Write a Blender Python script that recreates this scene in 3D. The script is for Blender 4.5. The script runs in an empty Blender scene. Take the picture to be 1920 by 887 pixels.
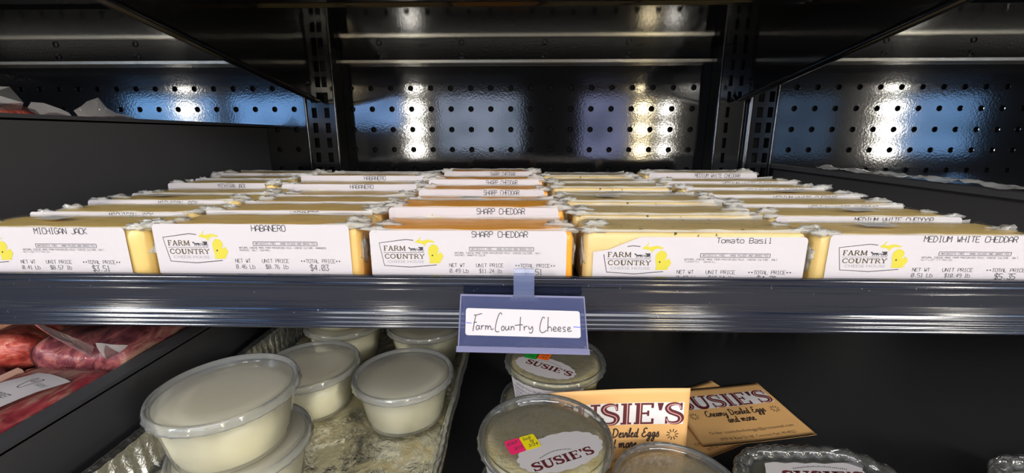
import bpy, math, random
from mathutils import Vector, Matrix, noise
random.seed(7)
S = bpy.context.scene
COL = S.collection
R = math.radians

# ------------------------------------------------------------------ camera, exposure, world, lamps
cam = bpy.data.cameras.new('camera'); camo = bpy.data.objects.new('camera', cam); COL.objects.link(camo)
cam.sensor_width = 36; cam.lens = 36 * 800 / 1920; cam.clip_start = 0.01
camo.location = (0, 0, 0); camo.rotation_euler = (R(90 - 13.2), 0, R(1.4))
S.camera = camo
S.view_settings.view_transform = 'Standard'; S.view_settings.look = 'None'
S.view_settings.gamma = 1; S.view_settings.use_curve_mapping = False
S.view_settings.exposure = 0.0
W = bpy.data.worlds.new('World'); S.world = W; W.use_nodes = True
W.node_tree.nodes['Background'].inputs[0].default_value = (.5, .6, .75, 1)
W.node_tree.nodes['Background'].inputs[1].default_value = .3

def area(name, loc, size, power, target, color=(1, 1, 1)):
    l = bpy.data.lights.new(name, 'AREA'); l.shape = 'RECTANGLE'; l.size, l.size_y = size
    l.energy = power; l.color = color
    o = bpy.data.objects.new(name, l); COL.objects.link(o); o.location = loc
    o.rotation_euler = (Vector(target) - Vector(loc)).to_track_quat('-Z', 'Y').to_euler()
    return o
area('unseen_light', (-2.05, -1.6, .85), (.36, .36), 38, (0, .4, -.15), (1, .96, .90))
area('unseen_light', (2.0, -1.6, .85), (.36, .36), 34, (0, .4, -.15), (1, .96, .90))
area('unseen_light', (0, -1.9, 1.3), (2.6, .8), 42, (0, .4, -.15), (.95, .97, 1))  # broad overhead light added to fill in the case, no fixture built

# ------------------------------------------------------------------ helpers
def sgn(c):
    return tuple(((x / 255) / 12.92 if x / 255 <= .04045 else ((x / 255 + .055) / 1.055) ** 2.4) for x in c) + (1,)

class NT:
    def __init__(s, name):
        s.m = bpy.data.materials.new(name); s.m.use_nodes = True
        s.t = s.m.node_tree; s.n = s.t.nodes; s.n.clear(); s.out = s.n.new('ShaderNodeOutputMaterial')
    def new(s, typ, **kw):
        x = s.n.new('ShaderNode' + typ)
        for k, v in kw.items():
            if k in x.inputs.keys(): x.inputs[k].default_value = v
            else: setattr(x, k, v)
        return x
    def link(s, a, b): s.t.links.new(a, b)
    def coord(s, scale=(1, 1, 1)):
        c = s.new('TexCoord'); mp = s.new('Mapping'); mp.inputs['Scale'].default_value = scale
        s.link(c.outputs['Object'], mp.inputs['Vector']); return mp.outputs['Vector']
    def noise(s, vec, scale, detail=3, rough=.5, dist=0):
        x = s.new('TexNoise'); x.inputs['Scale'].default_value = scale; x.inputs['Detail'].default_value = detail
        x.inputs['Roughness'].default_value = rough; x.inputs['Distortion'].default_value = dist
        s.link(vec, x.inputs['Vector']); return x.outputs['Fac']
    def ramp(s, fac, stops, interp='LINEAR'):
        x = s.new('ValToRGB'); e = x.color_ramp.elements; x.color_ramp.interpolation = interp
        while len(e) < len(stops): e.new(.5)
        for i, (p, c) in enumerate(stops): e[i].position = p; e[i].color = c
        s.link(fac, x.inputs['Fac']); return x.outputs['Color']
    def bump(s, h, strength, dist=.001):
        b = s.new('Bump'); b.inputs['Strength'].default_value = strength; b.inputs['Distance'].default_value = dist
        s.link(h, b.inputs['Height']); return b.outputs['Normal']
    def mixc(s, fac, a, b):
        x = s.new('Mix', data_type='RGBA')
        if isinstance(fac, float): x.inputs[0].default_value = fac
        else: s.link(fac, x.inputs[0])
        for i, v in ((6, a), (7, b)):
            if isinstance(v, tuple): x.inputs[i].default_value = v
            else: s.link(v, x.inputs[i])
        return x.outputs[2]
    def bsdf(s, color=None, rough=.5, metal=0, normal=None, **kw):
        b = s.new('BsdfPrincipled')
        if isinstance(color, tuple): b.inputs['Base Color'].default_value = color
        elif color is not None: s.link(color, b.inputs['Base Color'])
        if isinstance(rough, (int, float)): b.inputs['Roughness'].default_value = rough
        else: s.link(rough, b.inputs['Roughness'])
        b.inputs['Metallic'].default_value = metal
        if normal is not None: s.link(normal, b.inputs['Normal'])
        for k, v in kw.items(): b.inputs[k.replace('_', ' ')].default_value = v
        return b
    def done(s, sh):
        s.link(sh.outputs[0], s.out.inputs['Surface']); return s.m

def plain(name, c, rough=.6, metal=0, **kw):
    t = NT(name); return t.done(t.bsdf(sgn(c), rough, metal, **kw))

def gloss_black(name, c, rough, bscale, bstr, ior=1.6):
    t = NT(name); v = t.coord()
    h = t.noise(v, bscale, 2); h2 = t.noise(v, 5, 2)
    a = t.new('Math', operation='MULTIPLY_ADD'); t.link(h2, a.inputs[0]); a.inputs[1].default_value = 2.0; t.link(h, a.inputs[2])
    dust = t.noise(v, 900, 1)
    col = t.ramp(dust, [(.0, sgn(c)), (.72, sgn(c)), (.8, sgn(tuple(min(255, x + 30) for x in c)))])
    return t.done(t.bsdf(col, rough, 0, t.bump(a.outputs[0], bstr, .0006), IOR=ior))

def film(name, white, gl=.55, bscale=60, bstr=.6, tint=(1, 1, 1, 1), rough=.12):
    t = NT(name); v = t.coord()
    n = t.bump(t.noise(v, bscale, 4, .6, .6), bstr, .004)
    tr = t.new('BsdfTransparent'); tr.inputs['Color'].default_value = tint
    di = t.new('BsdfDiffuse'); di.inputs['Color'].default_value = (.9, .9, .88, 1); t.link(n, di.inputs['Normal'])
    tl = t.new('BsdfTranslucent'); tl.inputs['Color'].default_value = (.9, .9, .88, 1)
    md = t.new('MixShader'); md.inputs[0].default_value = .4; t.link(di.outputs[0], md.inputs[1]); t.link(tl.outputs[0], md.inputs[2])
    m1 = t.new('MixShader'); m1.inputs[0].default_value = white; t.link(tr.outputs[0], m1.inputs[1]); t.link(md.outputs[0], m1.inputs[2])
    g = t.new('BsdfGlossy'); g.inputs['Roughness'].default_value = rough; t.link(n, g.inputs['Normal'])
    lw = t.new('Fresnel'); lw.inputs['IOR'].default_value = 1.33
    mm = t.new('Math', operation='MULTIPLY'); mm.inputs[1].default_value = gl; mm.use_clamp = True; t.link(lw.outputs[0], mm.inputs[0])
    m2 = t.new('MixShader'); t.link(mm.outputs[0], m2.inputs[0]); t.link(m1.outputs[0], m2.inputs[1]); t.link(g.outputs[0], m2.inputs[2])
    return t.done(m2)

def emit(name, c, strength):
    t = NT(name); e = t.new('Emission'); e.inputs['Color'].default_value = c; e.inputs['Strength'].default_value = strength
    return t.done(e)

class MB:
    def __init__(s): s.v = []; s.f = []; s.m = []; s.s = []
    def add(s, verts, faces, mat=0, smooth=False):
        b = len(s.v); s.v += [tuple(p) for p in verts]
        for f in faces: s.f.append(tuple(b + i for i in f)); s.m.append(mat); s.s.append(smooth)
    def box(s, x0, x1, y0, y1, z0, z1, mat=0):
        v = [(x, y, z) for x in (x0, x1) for y in (y0, y1) for z in (z0, z1)]
        s.add(v, [(0, 1, 3, 2), (4, 6, 7, 5), (0, 4, 5, 1), (2, 3, 7, 6), (0, 2, 6, 4), (1, 5, 7, 3)], mat)
    def poly(s, pts, mat=0, smooth=False): s.add(pts, [tuple(range(len(pts)))], mat, smooth)
    def extrude_x(s, prof, x0, x1, mat=0, smooth=False, closed=True):
        n = len(prof); v = [(x0, y, z) for y, z in prof] + [(x1, y, z) for y, z in prof]
        r = range(n if closed else n - 1)
        s.add(v, [(i, (i + 1) % n, n + (i + 1) % n, n + i) for i in r], mat, smooth)
        if closed:
            s.add([(x0, y, z) for y, z in prof], [tuple(range(n))], mat); s.add([(x1, y, z) for y, z in prof], [tuple(range(n))[::-1]], mat)
    def lathe(s, prof, c=(0, 0, 0), seg=64, mat=0, smooth=True, fn=None):
        v = []; n = len(prof)
        for k in range(seg):
            a = 2 * math.pi * k / seg
            for r, z in prof:
                rr = r if fn is None else r + fn(a, r, z)
                v.append((c[0] + rr * math.cos(a), c[1] + rr * math.sin(a), c[2] + z))
        f = [(k * n + i, ((k + 1) % seg) * n + i, ((k + 1) % seg) * n + i + 1, k * n + i + 1) for k in range(seg) for i in range(n - 1)]
        s.add(v, f, mat, smooth)
    def tube(s, path, r, n=8, mat=0, closed=False, smooth=True):
        P = [Vector(p) for p in path]; v = []; L = len(P)
        rr = r if callable(r) else (lambda t: r)
        for i, p in enumerate(P):
            d = (P[(i + 1) % L] - P[i - 1]) if closed else (P[min(i + 1, L - 1)] - P[max(i - 1, 0)])
            d.normalize(); up = Vector((0, 0, 1)) if abs(d.z) < .9 else Vector((1, 0, 0))
            a = d.cross(up).normalized(); b = a.cross(d)
            for k in range(n):
                t = 2 * math.pi * k / n; v.append(p + (a * math.cos(t) + b * math.sin(t)) * rr(i / max(1, L - 1)))
        m = L if closed else L - 1
        s.add(v, [(i * n + k, i * n + (k + 1) % n, ((i + 1) % L) * n + (k + 1) % n, ((i + 1) % L) * n + k) for i in range(m) for k in range(n)], mat, smooth)
        if not closed:
            s.add(v[:n], [tuple(range(n))], mat); s.add(v[-n:], [tuple(range(n))[::-1]], mat)
    def build(s, name, mats, parent=None):
        me = bpy.data.meshes.new(name); me.from_pydata(s.v, [], s.f)
        for m in (mats if isinstance(mats, (list, tuple)) else [mats]): me.materials.append(m)
        me.polygons.foreach_set('material_index', s.m); me.polygons.foreach_set('use_smooth', s.s); me.update()
        return link(name, me, parent)

def link(name, me, parent=None):
    o = bpy.data.objects.new(name, me); COL.objects.link(o)
    if parent: o.parent = parent
    return o
def tag(o, label=None, cat=None, group=None, kind=None):
    if label: o['label'] = label
    if cat: o['category'] = cat
    if group: o['group'] = group
    if kind: o['kind'] = kind
    return o
def thing(name, label, cat, loc=(0, 0, 0), rz=0, group=None):
    o = bpy.data.objects.new(name, None); COL.objects.link(o); o.location = loc; o.rotation_euler = (0, 0, rz); o.empty_display_size = .02
    return tag(o, label, cat, group)
KIDS = {}
def copy_tree(o, parent=None):
    c = o.copy(); COL.objects.link(c)
    if parent: c.parent = parent
    for ch in [x for x in COL.objects if x.parent == o]: copy_tree(ch, c)
    return c

def rounded_box(w, d, h, r, nx, ny, nz, fn=None):
    """rounded block standing on z=0, centred in x, front at y=0; fn(p, n) -> p displaces"""
    def axis(L, n):
        a = [-L / 2, -L / 2 + r * .3, -L / 2 + r]
        b = [-L / 2 + r + (L - 2 * r) * i / n for i in range(1, n)]
        return a + b + [L / 2 - r, L / 2 - r * .3, L / 2]
    A = [axis(w, nx), axis(d, ny), axis(h, nz)]; V = {}; vs = []; fs = []
    half = (w / 2 - r, d / 2 - r, h / 2 - r)
    def vert(i, j, k):
        key = (i, j, k)
        if key not in V:
            p = Vector((A[0][i], A[1][j], A[2][k]))
            q = Vector([max(-half[t], min(half[t], p[t])) for t in range(3)])
            n = (p - q)
            n = n.normalized() if n.length > 1e-9 else Vector((0, 0, 1))
            p = q + n * r
            p = p + Vector((0, d / 2, h / 2))
            if fn: p = fn(p, n)
            V[key] = len(vs); vs.append(p)
        return V[key]
    X, Y, Z = len(A[0]) - 1, len(A[1]) - 1, len(A[2]) - 1
    for i in range(X):
        for j in range(Y):
            fs.append((vert(i, j, 0), vert(i, j + 1, 0), vert(i + 1, j + 1, 0), vert(i + 1, j, 0)))
            fs.append((vert(i, j, Z), vert(i + 1, j, Z), vert(i + 1, j + 1, Z), vert(i, j + 1, Z)))
        for k in range(Z):
            fs.append((vert(i, 0, k), vert(i + 1, 0, k), vert(i + 1, 0, k + 1), vert(i, 0, k + 1)))
            fs.append((vert(i, Y, k), vert(i, Y, k + 1), vert(i + 1, Y, k + 1), vert(i + 1, Y, k)))
    for j in range(Y):
        for k in range(Z):
            fs.append((vert(0, j, k), vert(0, j, k + 1), vert(0, j + 1, k + 1), vert(0, j + 1, k)))
            fs.append((vert(X, j, k), vert(X, j + 1, k), vert(X, j + 1, k + 1), vert(X, j, k + 1)))
    return vs, fs

def nz(p, s=1.0, seed=0.0):
    return noise.noise(Vector((p[0] * s + seed, p[1] * s - seed * 1.7, p[2] * s + seed * .6)))

# ---- flat lettering: everything is 2D polygons mapped on a surface by fn(x, y, lift) -> point
def catmull(pts, sub=5):
    if len(pts) < 3: return pts
    out = []; P = [pts[0]] + list(pts) + [pts[-1]]
    for i in range(1, len(P) - 2):
        for k in range(sub):
            t = k / sub
            out.append(tuple(.5 * (2 * P[i][j] + (P[i + 1][j] - P[i - 1][j]) * t + (2 * P[i - 1][j] - 5 * P[i][j] + 4 * P[i + 1][j] - P[i + 2][j]) * t * t
                        + (3 * P[i][j] - P[i - 1][j] - 3 * P[i + 1][j] + P[i + 2][j]) * t ** 3) for j in (0, 1)))
    return out + [pts[-1]]
def ribbon(mb, pts, w, fn, mat, lift=1):
    L = len(pts); v = []
    wf = w if callable(w) else (lambda t: w)
    for i in range(L):
        a = pts[max(0, i - 1)]; b = pts[min(L - 1, i + 1)]
        dx, dy = b[0] - a[0], b[1] - a[1]; l = math.hypot(dx, dy) or 1
        h = wf(i / max(1, L - 1)) / 2
        v.append(fn(pts[i][0] - dy / l * h, pts[i][1] + dx / l * h, lift)); v.append(fn(pts[i][0] + dy / l * h, pts[i][1] - dx / l * h, lift))
    mb.add(v, [(2 * i, 2 * i + 1, 2 * i + 3, 2 * i + 2) for i in range(L - 1)], mat)
def flat(mb, pts, fn, mat, lift=1): mb.poly([fn(x, y, lift) for x, y in pts], mat)
_tc = {}
def text_geo(st):
    if st not in _tc:
        cu = bpy.data.curves.new('t', 'FONT'); cu.body = st; cu.resolution_u = 2
        o = bpy.data.objects.new('t', cu); COL.objects.link(o)
        bpy.context.view_layer.update()
        me = bpy.data.meshes.new_from_object(o.evaluated_get(bpy.context.evaluated_depsgraph_get()))
        vs = [(v.co.x, v.co.y) for v in me.vertices]; fs = [tuple(p.vertices) for p in me.polygons]
        bpy.data.objects.remove(o); bpy.data.curves.remove(cu); bpy.data.meshes.remove(me)
        x0 = min(v[0] for v in vs); x1 = max(v[0] for v in vs)
        _tc[st] = ([((x - x0) / (x1 - x0), y / .69) for x, y in vs], fs)
    return _tc[st]
def text_fit(mb, st, x0, x1, yb, h, fn, mat, lift=1, slant=0):
    vs, fs = text_geo(st)
    mb.add([fn(x0 + x * (x1 - x0) + slant * y * h, yb + y * h, lift) for x, y in vs], fs, mat)

# thin single-stroke printer alphabet on a 4 x 6 grid, evenly pitched
PF = {'A': '00 04 15 25 44 40|02 42'.replace('15 25', '26'), 'B': '00 06 36 45 44 33 03|33 42 41 30 00', 'C': '45 36 16 05 01 10 30 41', 'D': '00 06 26 44 42 20 00', 'E': '46 06 00 40|03 33',
 'F': '46 06 00|03 33', 'G': '45 36 16 05 01 10 30 41 43 23', 'H': '00 06|40 46|03 43', 'I': '20 26|16 36|10 30', 'J': '46 41 30 10 01', 'K': '00 06|46 03 40', 'L': '06 00 40', 'M': '00 06 23 46 40',
 'N': '00 06 40 46', 'O': '10 01 05 16 36 45 41 30 10', 'P': '00 06 36 45 44 33 03', 'R': '00 06 36 45 44 33 03|23 40', 'S': '45 36 16 05 04 13 33 42 41 30 10 01', 'T': '20 26|06 46', 'U': '06 01 10 30 41 46',
 'V': '06 20 46', 'W': '06 10 23 30 46', 'X': '00 46|06 40', 'Y': '06 23 46|23 20', 'Z': '06 46 00 40', '0': '10 01 05 16 36 45 41 30 10|11 35', '1': '15 26 20|10 30', '2': '05 16 36 45 44 00 40', '3': '06 46 23 42 41 30 10 01',
 '4': '30 36 02 42', '5': '46 06 03 33 42 41 30 00', '6': '35 16 05 01 10 30 41 42 33 03', '7': '06 46 10', '8': '13 04 05 16 36 45 44 33 13 02 01 10 30 41 42 33', '9': '43 13 04 05 16 36 45 41 30 10',
 '$': '45 36 16 05 04 13 33 42 41 30 10 01|27 2.', '.': '20 21', ',': '21 10', '*': '22 24|13 33|12 34|14 32', '-': '13 33', 'b': '06 00 30 41 43 34 04', 'l': '16 26 20|10 30', 'o': '10 01 03 14 34 43 41 30 10',
 'm': '00 04|03 14 23 20|23 34 43 40', 'a': '04 34 43 40 10 01 12 42', 't': '26 21 30 41|04 44', 's': '44 04 03 42 40 00', 'i': '14 24 20|10 30|25 26'}
def print_fit(mb, st, x0, x1, yb, h, fn, mat, w=.115):
    n = len(st); pitch = (x1 - x0) / (n - .18); gw = pitch * .82
    for i, c in enumerate(st):
        for stroke in PF.get(c, '').split('|'):
            pts = []
            for p in stroke.split():
                y = -1 if p[1] == '.' else int(p[1])
                pts.append((x0 + i * pitch + int(p[0]) / 4 * gw, yb + y / 6 * h))
            if len(pts) < 2: continue
            for a, b in zip(pts, pts[1:]): ribbon(mb, [a, b], w * min(h, gw * 1.6), fn, mat)

# slab-serif alphabet (x, y in 0..1 of the cap height)
def serif(letter):
    """returns width, list of (polyline, width) strokes"""
    T, t = .2, .1
    S_ = [(.58, .74), (.53, .9), (.36, .96), (.16, .89), (.1, .74), (.2, .59), (.38, .5), (.55, .4), (.6, .24), (.52, .09), (.33, .04), (.14, .1), (.08, .26)]
    D = {
     'S': (.7, [(catmull(S_), lambda q: .07 + .15 * math.sin(math.pi * q) ** 1.5), ([(.59, .66), (.59, 1)], .07), ([(.07, 0), (.07, .34)], .07)]),
     'U': (.95, [(catmull([(.22, 1), (.22, .4), (.28, .12), (.48, .04), (.68, .14), (.74, .4), (.74, 1)]), lambda q: T if q < .4 else T - (T - t) * min(1, (q - .4) / .3)), ([(.02, .96), (.42, .96)], .08), ([(.56, .96), (.92, .96)], .08)]),
     'I': (.5, [([(.24, 0), (.24, 1)], T), ([(.04, .96), (.44, .96)], .08), ([(.04, .04), (.44, .04)], .08)]),
     'E': (.82, [([(.22, 0), (.22, 1)], T), ([(.04, .96), (.72, .96)], .08), ([(.04, .04), (.74, .04)], .08), ([(.22, .51), (.55, .51)], .08), ([(.7, .76), (.7, 1)], .08), ([(.72, 0), (.72, .26)], .08), ([(.55, .38), (.55, .64)], .07)]),
     "'": (.34, [([(.17, 1), (.17, .64)], lambda q: .2 - .12 * q)]),
     'F': (.7, [([(.18, 0), (.18, 1)], .13), ([(.04, .95), (.62, .95)], .1), ([(.04, .05), (.36, .05)], .1), ([(.18, .5), (.5, .5)], .1), ([(.6, .75), (.6, 1)], .08)]),
     'A': (.86, [([(.14, 0), (.42, 1)], .1), ([(.42, 1), (.72, 0)], .14), ([(.22, .33), (.62, .33)], .09), ([(.0, .05), (.28, .05)], .1), ([(.56, .05), (.86, .05)], .1)]),
     'R': (.86, [([(.18, 0), (.18, 1)], .13), (catmull([(.18, .95), (.5, .95), (.66, .74), (.5, .52), (.18, .5)]), .11), ([(.44, .5), (.74, .04)], .13), ([(.04, .05), (.34, .05)], .1), ([(.66, .05), (.86, .05)], .1)]),
     'M': (1.05, [([(.17, 0), (.17, 1)], .1), ([(.17, 1), (.52, .1)], .13), ([(.52, .1), (.86, 1)], .1), ([(.86, 1), (.86, 0)], .13), ([(.03, .05), (.32, .05)], .1), ([(.72, .05), (1.0, .05)], .1)]),
     'C': (.84, [(catmull([(.72, .72), (.6, .92), (.4, .96), (.17, .8), (.1, .5), (.17, .2), (.4, .04), (.6, .09), (.74, .26)]), .12)]),
     'O': (.94, [(catmull([(.45, .96), (.2, .84), (.1, .5), (.2, .16), (.45, .04), (.7, .16), (.8, .5), (.7, .84), (.45, .96)]), .12)]),
     'N': (.98, [([(.17, 0), (.17, 1)], .1), ([(.17, 1), (.78, 0)], .14), ([(.78, 0), (.78, 1)], .1), ([(.03, .05), (.32, .05)], .1), ([(.62, .95), (.94, .95)], .1)]),
     'T': (.8, [([(.4, 0), (.4, 1)], .13), ([(.05, .95), (.75, .95)], .1), ([(.24, .05), (.56, .05)], .1), ([(.07, .72), (.07, 1)], .08), ([(.73, .72), (.73, 1)], .08)]),
     'Y': (.84, [([(.12, 1), (.42, .45)], .13), ([(.74, 1), (.42, .45)], .1), ([(.42, .45), (.42, 0)], .13), ([(0, .95), (.26, .95)], .1), ([(.6, .95), (.86, .95)], .1), ([(.26, .05), (.58, .05)], .1)]),
    }
    return D[letter]
def serif_text(mb, st, x0, x1, yb, h, fn, mat, inline=None, boost=1.15):
    tot = sum(serif(c)[0] for c in st) - .06; k = (x1 - x0) / tot; x = x0
    for c in st:
        w, strokes = serif(c)
        # strokes are laid out in cap-height units, squeezed to the given width
        f2 = lambda a, b, l, x=x: fn(x + a * k, yb + b * h, l)
        for pts, ww in strokes: ribbon(mb, pts, (lambda q, ww=ww: (ww(q) if callable(ww) else ww) * boost), f2, mat, 1)
        if inline is not None:
            if c in "SUIE":
                pts = strokes[0][0]
                off = [(a + (.035 if c != 'S' else .0), b - (.0 if c != 'S' else .02)) for a, b in pts]
                if c == 'U': off = off[:9]
                ribbon(mb, off, .035, f2, inline, 2)
        x += w * k

# handwriting alphabet, x-height 1
HW = {
 'C': (1.5, [[(1.3, 1.6), (1.05, 1.95), (.6, 1.7), (.25, 1.0), (.3, .25), (.7, 0), (1.15, .15), (1.4, .5)]]),
 'D': (1.6, [[(.4, 1.9), (.35, 1), (.3, .1)], [(.1, 1.7), (.6, 1.95), (1.2, 1.6), (1.4, 1.0), (1.1, .3), (.5, 0), (.1, .15)]]),
 'E': (1.4, [[(1.2, 1.7), (.9, 1.95), (.5, 1.7), (.5, 1.2), (.9, 1.05)], [(.9, 1.05), (.35, .85), (.2, .35), (.6, 0), (1.1, .2), (1.3, .5)]]),
 'r': (.8, [[(0, 0), (.2, .9), (.35, 1.15), (.45, .85), (.6, .9), (.55, .3), (.65, 0), (.85, .2)]]),
 'e': (.85, [[(0, .2), (.35, .5), (.6, .8), (.4, 1.0), (.2, .6), (.25, .15), (.5, 0), (.9, .25)]]),
 'a': (1.0, [[(.7, .85), (.4, 1.0), (.15, .6), (.2, .1), (.45, .1), (.7, .7), (.72, .9), (.7, .2), (.85, 0), (1.05, .2)]]),
 'm': (1.5, [[(0, .6), (.15, 1), (.2, .0)], [(.2, .4), (.4, .95), (.55, .9), (.6, 0)], [(.6, .4), (.85, .95), (1.05, .9), (1.1, .2), (1.25, 0), (1.5, .2)]]),
 'y': (1.0, [[(.1, 1), (.15, .4), (.35, .1), (.65, .5), (.75, 1.0)], [(.75, 1), (.7, 0), (.5, -.8), (.2, -.9), (.25, -.5), (.9, .1)]]),
 'v': (.9, [[(0, .8), (.15, 1), (.3, .1), (.55, .1), (.75, 1.0), (.95, .85)]]),
 'i': (.5, [[(.1, .4), (.25, 1), (.22, .2), (.35, 0), (.55, .2)], [(.28, 1.4), (.31, 1.5)]]),
 'l': (.5, [[(0, .2), (.35, 1.2), (.4, 1.9), (.25, 1.9), (.2, .8), (.25, .1), (.5, .2)]]),
 't': (.6, [[(.25, 1.6), (.22, .3), (.35, 0), (.6, .2)], [(0, 1.1), (.55, 1.15)]]),
 'd': (1.0, [[(.7, .85), (.4, 1.0), (.15, .6), (.2, .1), (.45, .1), (.7, .8), (.8, 1.9)], [(.8, 1.9), (.7, .2), (.85, 0), (1.05, .2)]]),
 'g': (1.0, [[(.7, .85), (.4, 1.0), (.15, .6), (.2, .15), (.45, .15), (.7, .8)], [(.72, 1), (.7, -.2), (.45, -.9), (.15, -.8), (.25, -.4), (1.0, .2)]]),
 's': (.8, [[(0, .1), (.4, 1.1), (.5, .7), (.65, .3), (.45, 0), (.15, .1)]]),
 'n': (1.1, [[(0, .6), (.15, 1), (.2, .0)], [(.2, .4), (.5, .95), (.65, .8), (.68, .2), (.85, 0), (1.1, .2)]]),
 'o': (.9, [[(.5, 1), (.2, .8), (.15, .3), (.4, 0), (.7, .3), (.65, .8), (.45, 1.0), (.6, .85), (.95, .9)]]),
 ' ': (.7, []),
}
def script_text(mb, st, x0, x1, yb, xh, fn, mat, w=.2):
    tot = sum(HW[c][0] for c in st); k = (x1 - x0) / tot; x = x0
    for c in st:
        a, strokes = HW[c]
        for pts in strokes:
            q = catmull(pts, 4)
            ribbon(mb, [(x + p[0] * k + .12 * p[1] * k, yb + p[1] * xh) for p in q], w * min(k, xh), fn, mat)
        x += a * k

# ------------------------------------------------------------------ materials
M = {}
M['panel'] = gloss_black('panel_black', (17, 18, 21), .07, 330, .058, 1.75)
M['shelfblack'] = gloss_black('shelf_black', (16, 17, 19), .10, 260, .05, 1.6)
M['postblack'] = gloss_black('post_black', (18, 20, 25), .12, 300, .06, 1.7)
def lipmat():
    t = NT('lip_navy'); v = t.coord((2, 300, 300)); h = t.noise(v, 1.0, 3, .6)
    v2 = t.coord((1, 1, 1)); sp = t.ramp(t.noise(v2, 420, 1), [(.765, sgn((20, 25, 40))), (.80, sgn((110, 112, 120)))])
    return t.done(t.bsdf(sp, .11, 0, t.bump(h, .28, .0011), IOR=1.65))
M['lip'] = lipmat()
M['deck'] = gloss_black('deck_black', (40, 40, 42), .42, 200, .08, 1.45)
M['divider'] = plain('divider_grey', (60, 60, 64), .6)
M['hole'] = plain('hole_dark', (4, 4, 5), .8)
M['strip'] = plain('strip_reflection', (255, 250, 236), .16, .85)  # near-white metal: the rail edge's bright reflection put into its colour
M['wallpaint'] = plain('wall_paint', (48, 46, 45), .9)
M['floor'] = plain('floor_tile', (176, 170, 160), .6)
M['ceiling'] = plain('ceiling_paint', (120, 118, 115), .9)
M['paper'] = plain('label_paper', (194, 188, 193), .55)
M['ink'] = plain('ink', (58, 58, 62), .8)
M['inkgrey'] = plain('ink_grey', (150, 150, 153), .8)
M['olive'] = plain('ink_olive', (80, 70, 44), .8)
M['yellow'] = plain('logo_yellow', (196, 184, 58), .7)
M['film'] = film('cling_film', .02, .28, 70, .35)
M['crumple'] = film('cling_film_bunched', .52, .35, 240, .4, rough=.2)
M['meatfilm'] = film('vacuum_film', .02, .7, 90, .6, rough=.08)
M['filmfin'] = film('vacuum_film_edge', .5, .8, 60, .4)
M['sticker'] = plain('price_sticker', (205, 202, 196), .4)

def cheese(name, a, b, sss=.25, specks=None):
    t = NT(name); v = t.coord()
    c = t.mixc(t.noise(v, 45, 3), sgn(a), sgn(b))
    if specks:
        for sc, col, th in specks:
            f = t.noise(v, sc, 2, .5, .4)
            k = t.ramp(f, [(th, (0, 0, 0, 1)), (th + .02, (1, 1, 1, 1))])
            c = t.mixc(k, c, sgn(col))
    b = t.bsdf(c, .38, 0, t.bump(t.noise(v, 120, 3), .25, .001))
    b.inputs['Subsurface Weight'].default_value = sss; b.inputs['Subsurface Radius'].default_value = (.012, .007, .003)
    b.inputs['Subsurface Scale'].default_value = .5
    return t.done(b)
M['jack'] = cheese('cheese_jack', (226, 196, 122), (216, 184, 106))
M['habanero'] = cheese('cheese_habanero', (228, 198, 128), (226, 182, 100), .25, [(60, (214, 140, 60), .70)])
M['cheddar'] = cheese('cheese_cheddar', (250, 176, 44), (246, 160, 30))
M['tomato'] = cheese('cheese_tomato_basil', (218, 192, 134), (208, 180, 118), .25, [(210, (84, 74, 34), .70), (120, (176, 62, 34), .76)])
M['white'] = cheese('cheese_white', (232, 202, 134), (222, 190, 116))

# ------------------------------------------------------------------ the setting: shop room behind the camera
FZ, CZ, WY = -1.25, 1.75, -4.0
def struct(name, mb, mats, **kw): return tag(mb.build(name, mats), kind='structure', **kw)
m = MB(); m.box(-6.6, 6.6, WY - .1, 1.0, FZ - .05, FZ); struct('floor', m, M['floor'])
m = MB(); m.box(-6.6, 6.6, WY - .1, 1.0, CZ, CZ + .05); struct('ceiling', m, M['ceiling'])
m = MB(); m.box(-6.65, -6.6, WY, 1.0, FZ, CZ); struct('wall_left', m, M['wallpaint'])
m = MB(); m.box(6.6, 6.65, WY, 1.0, FZ, CZ); struct('wall_right', m, M['wallpaint'])
m = MB(); m.box(-6.6, 6.6, .9, .95, FZ, CZ); struct('wall_rear', m, M['wallpaint'])
WIN = [(-5.05, -3.9, -.25, (.22, .50, 1.0), 8), (-3.72, -2.69, -.22, (.24, .50, 1.0), 8), (-2.28, -1.51, .12, (.30, .52, 1.0), 7.5), (-1.07, -.03, -.19, (.55, .64, .85), 5),
       (.74, 1.34, -.28, (.42, .46, .78), 4), (3.07, 3.89, -.25, (.22, .36, .6), 2), (4.6, 5.6, -.22, (.25, .50, .95), 5.5)]
m = MB(); x = -6.6
for (a, b, z0, c, e) in WIN:
    m.box(x, a, WY - .1, WY, FZ, CZ); m.box(a, b, WY - .1, WY, .49, CZ); m.box(a, b, WY - .1, WY, FZ, z0); x = b
m.box(x, 6.6, WY - .1, WY, FZ, CZ); struct('wall_front', m, M['wallpaint'])
def window_glow(name, c, e):
    t = NT(name); v = t.coord((1.2, 1, 2.2)); f = t.noise(v, 2.2, 3, .6)
    col = t.ramp(f, [(.35, (c[0] * .45, c[1] * .5, c[2] * .5, 1)), (.6, c + (1,))])
    em = t.new('Emission'); t.link(col, em.inputs['Color']); em.inputs['Strength'].default_value = e; return t.done(em)
for i, (a, b, z0, c, e) in enumerate(WIN):
    mt = window_glow('window_daylight', c, e)
    m = MB(); m.box(a, b, WY - .06, WY - .05, z0, .49); struct('window_%d' % (i + 1), m, mt)
bandm = emit('band_glow', (1, .95, .84, 1), 1.1)  # glowing wall bands, added only to brighten the rail edge strips
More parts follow.
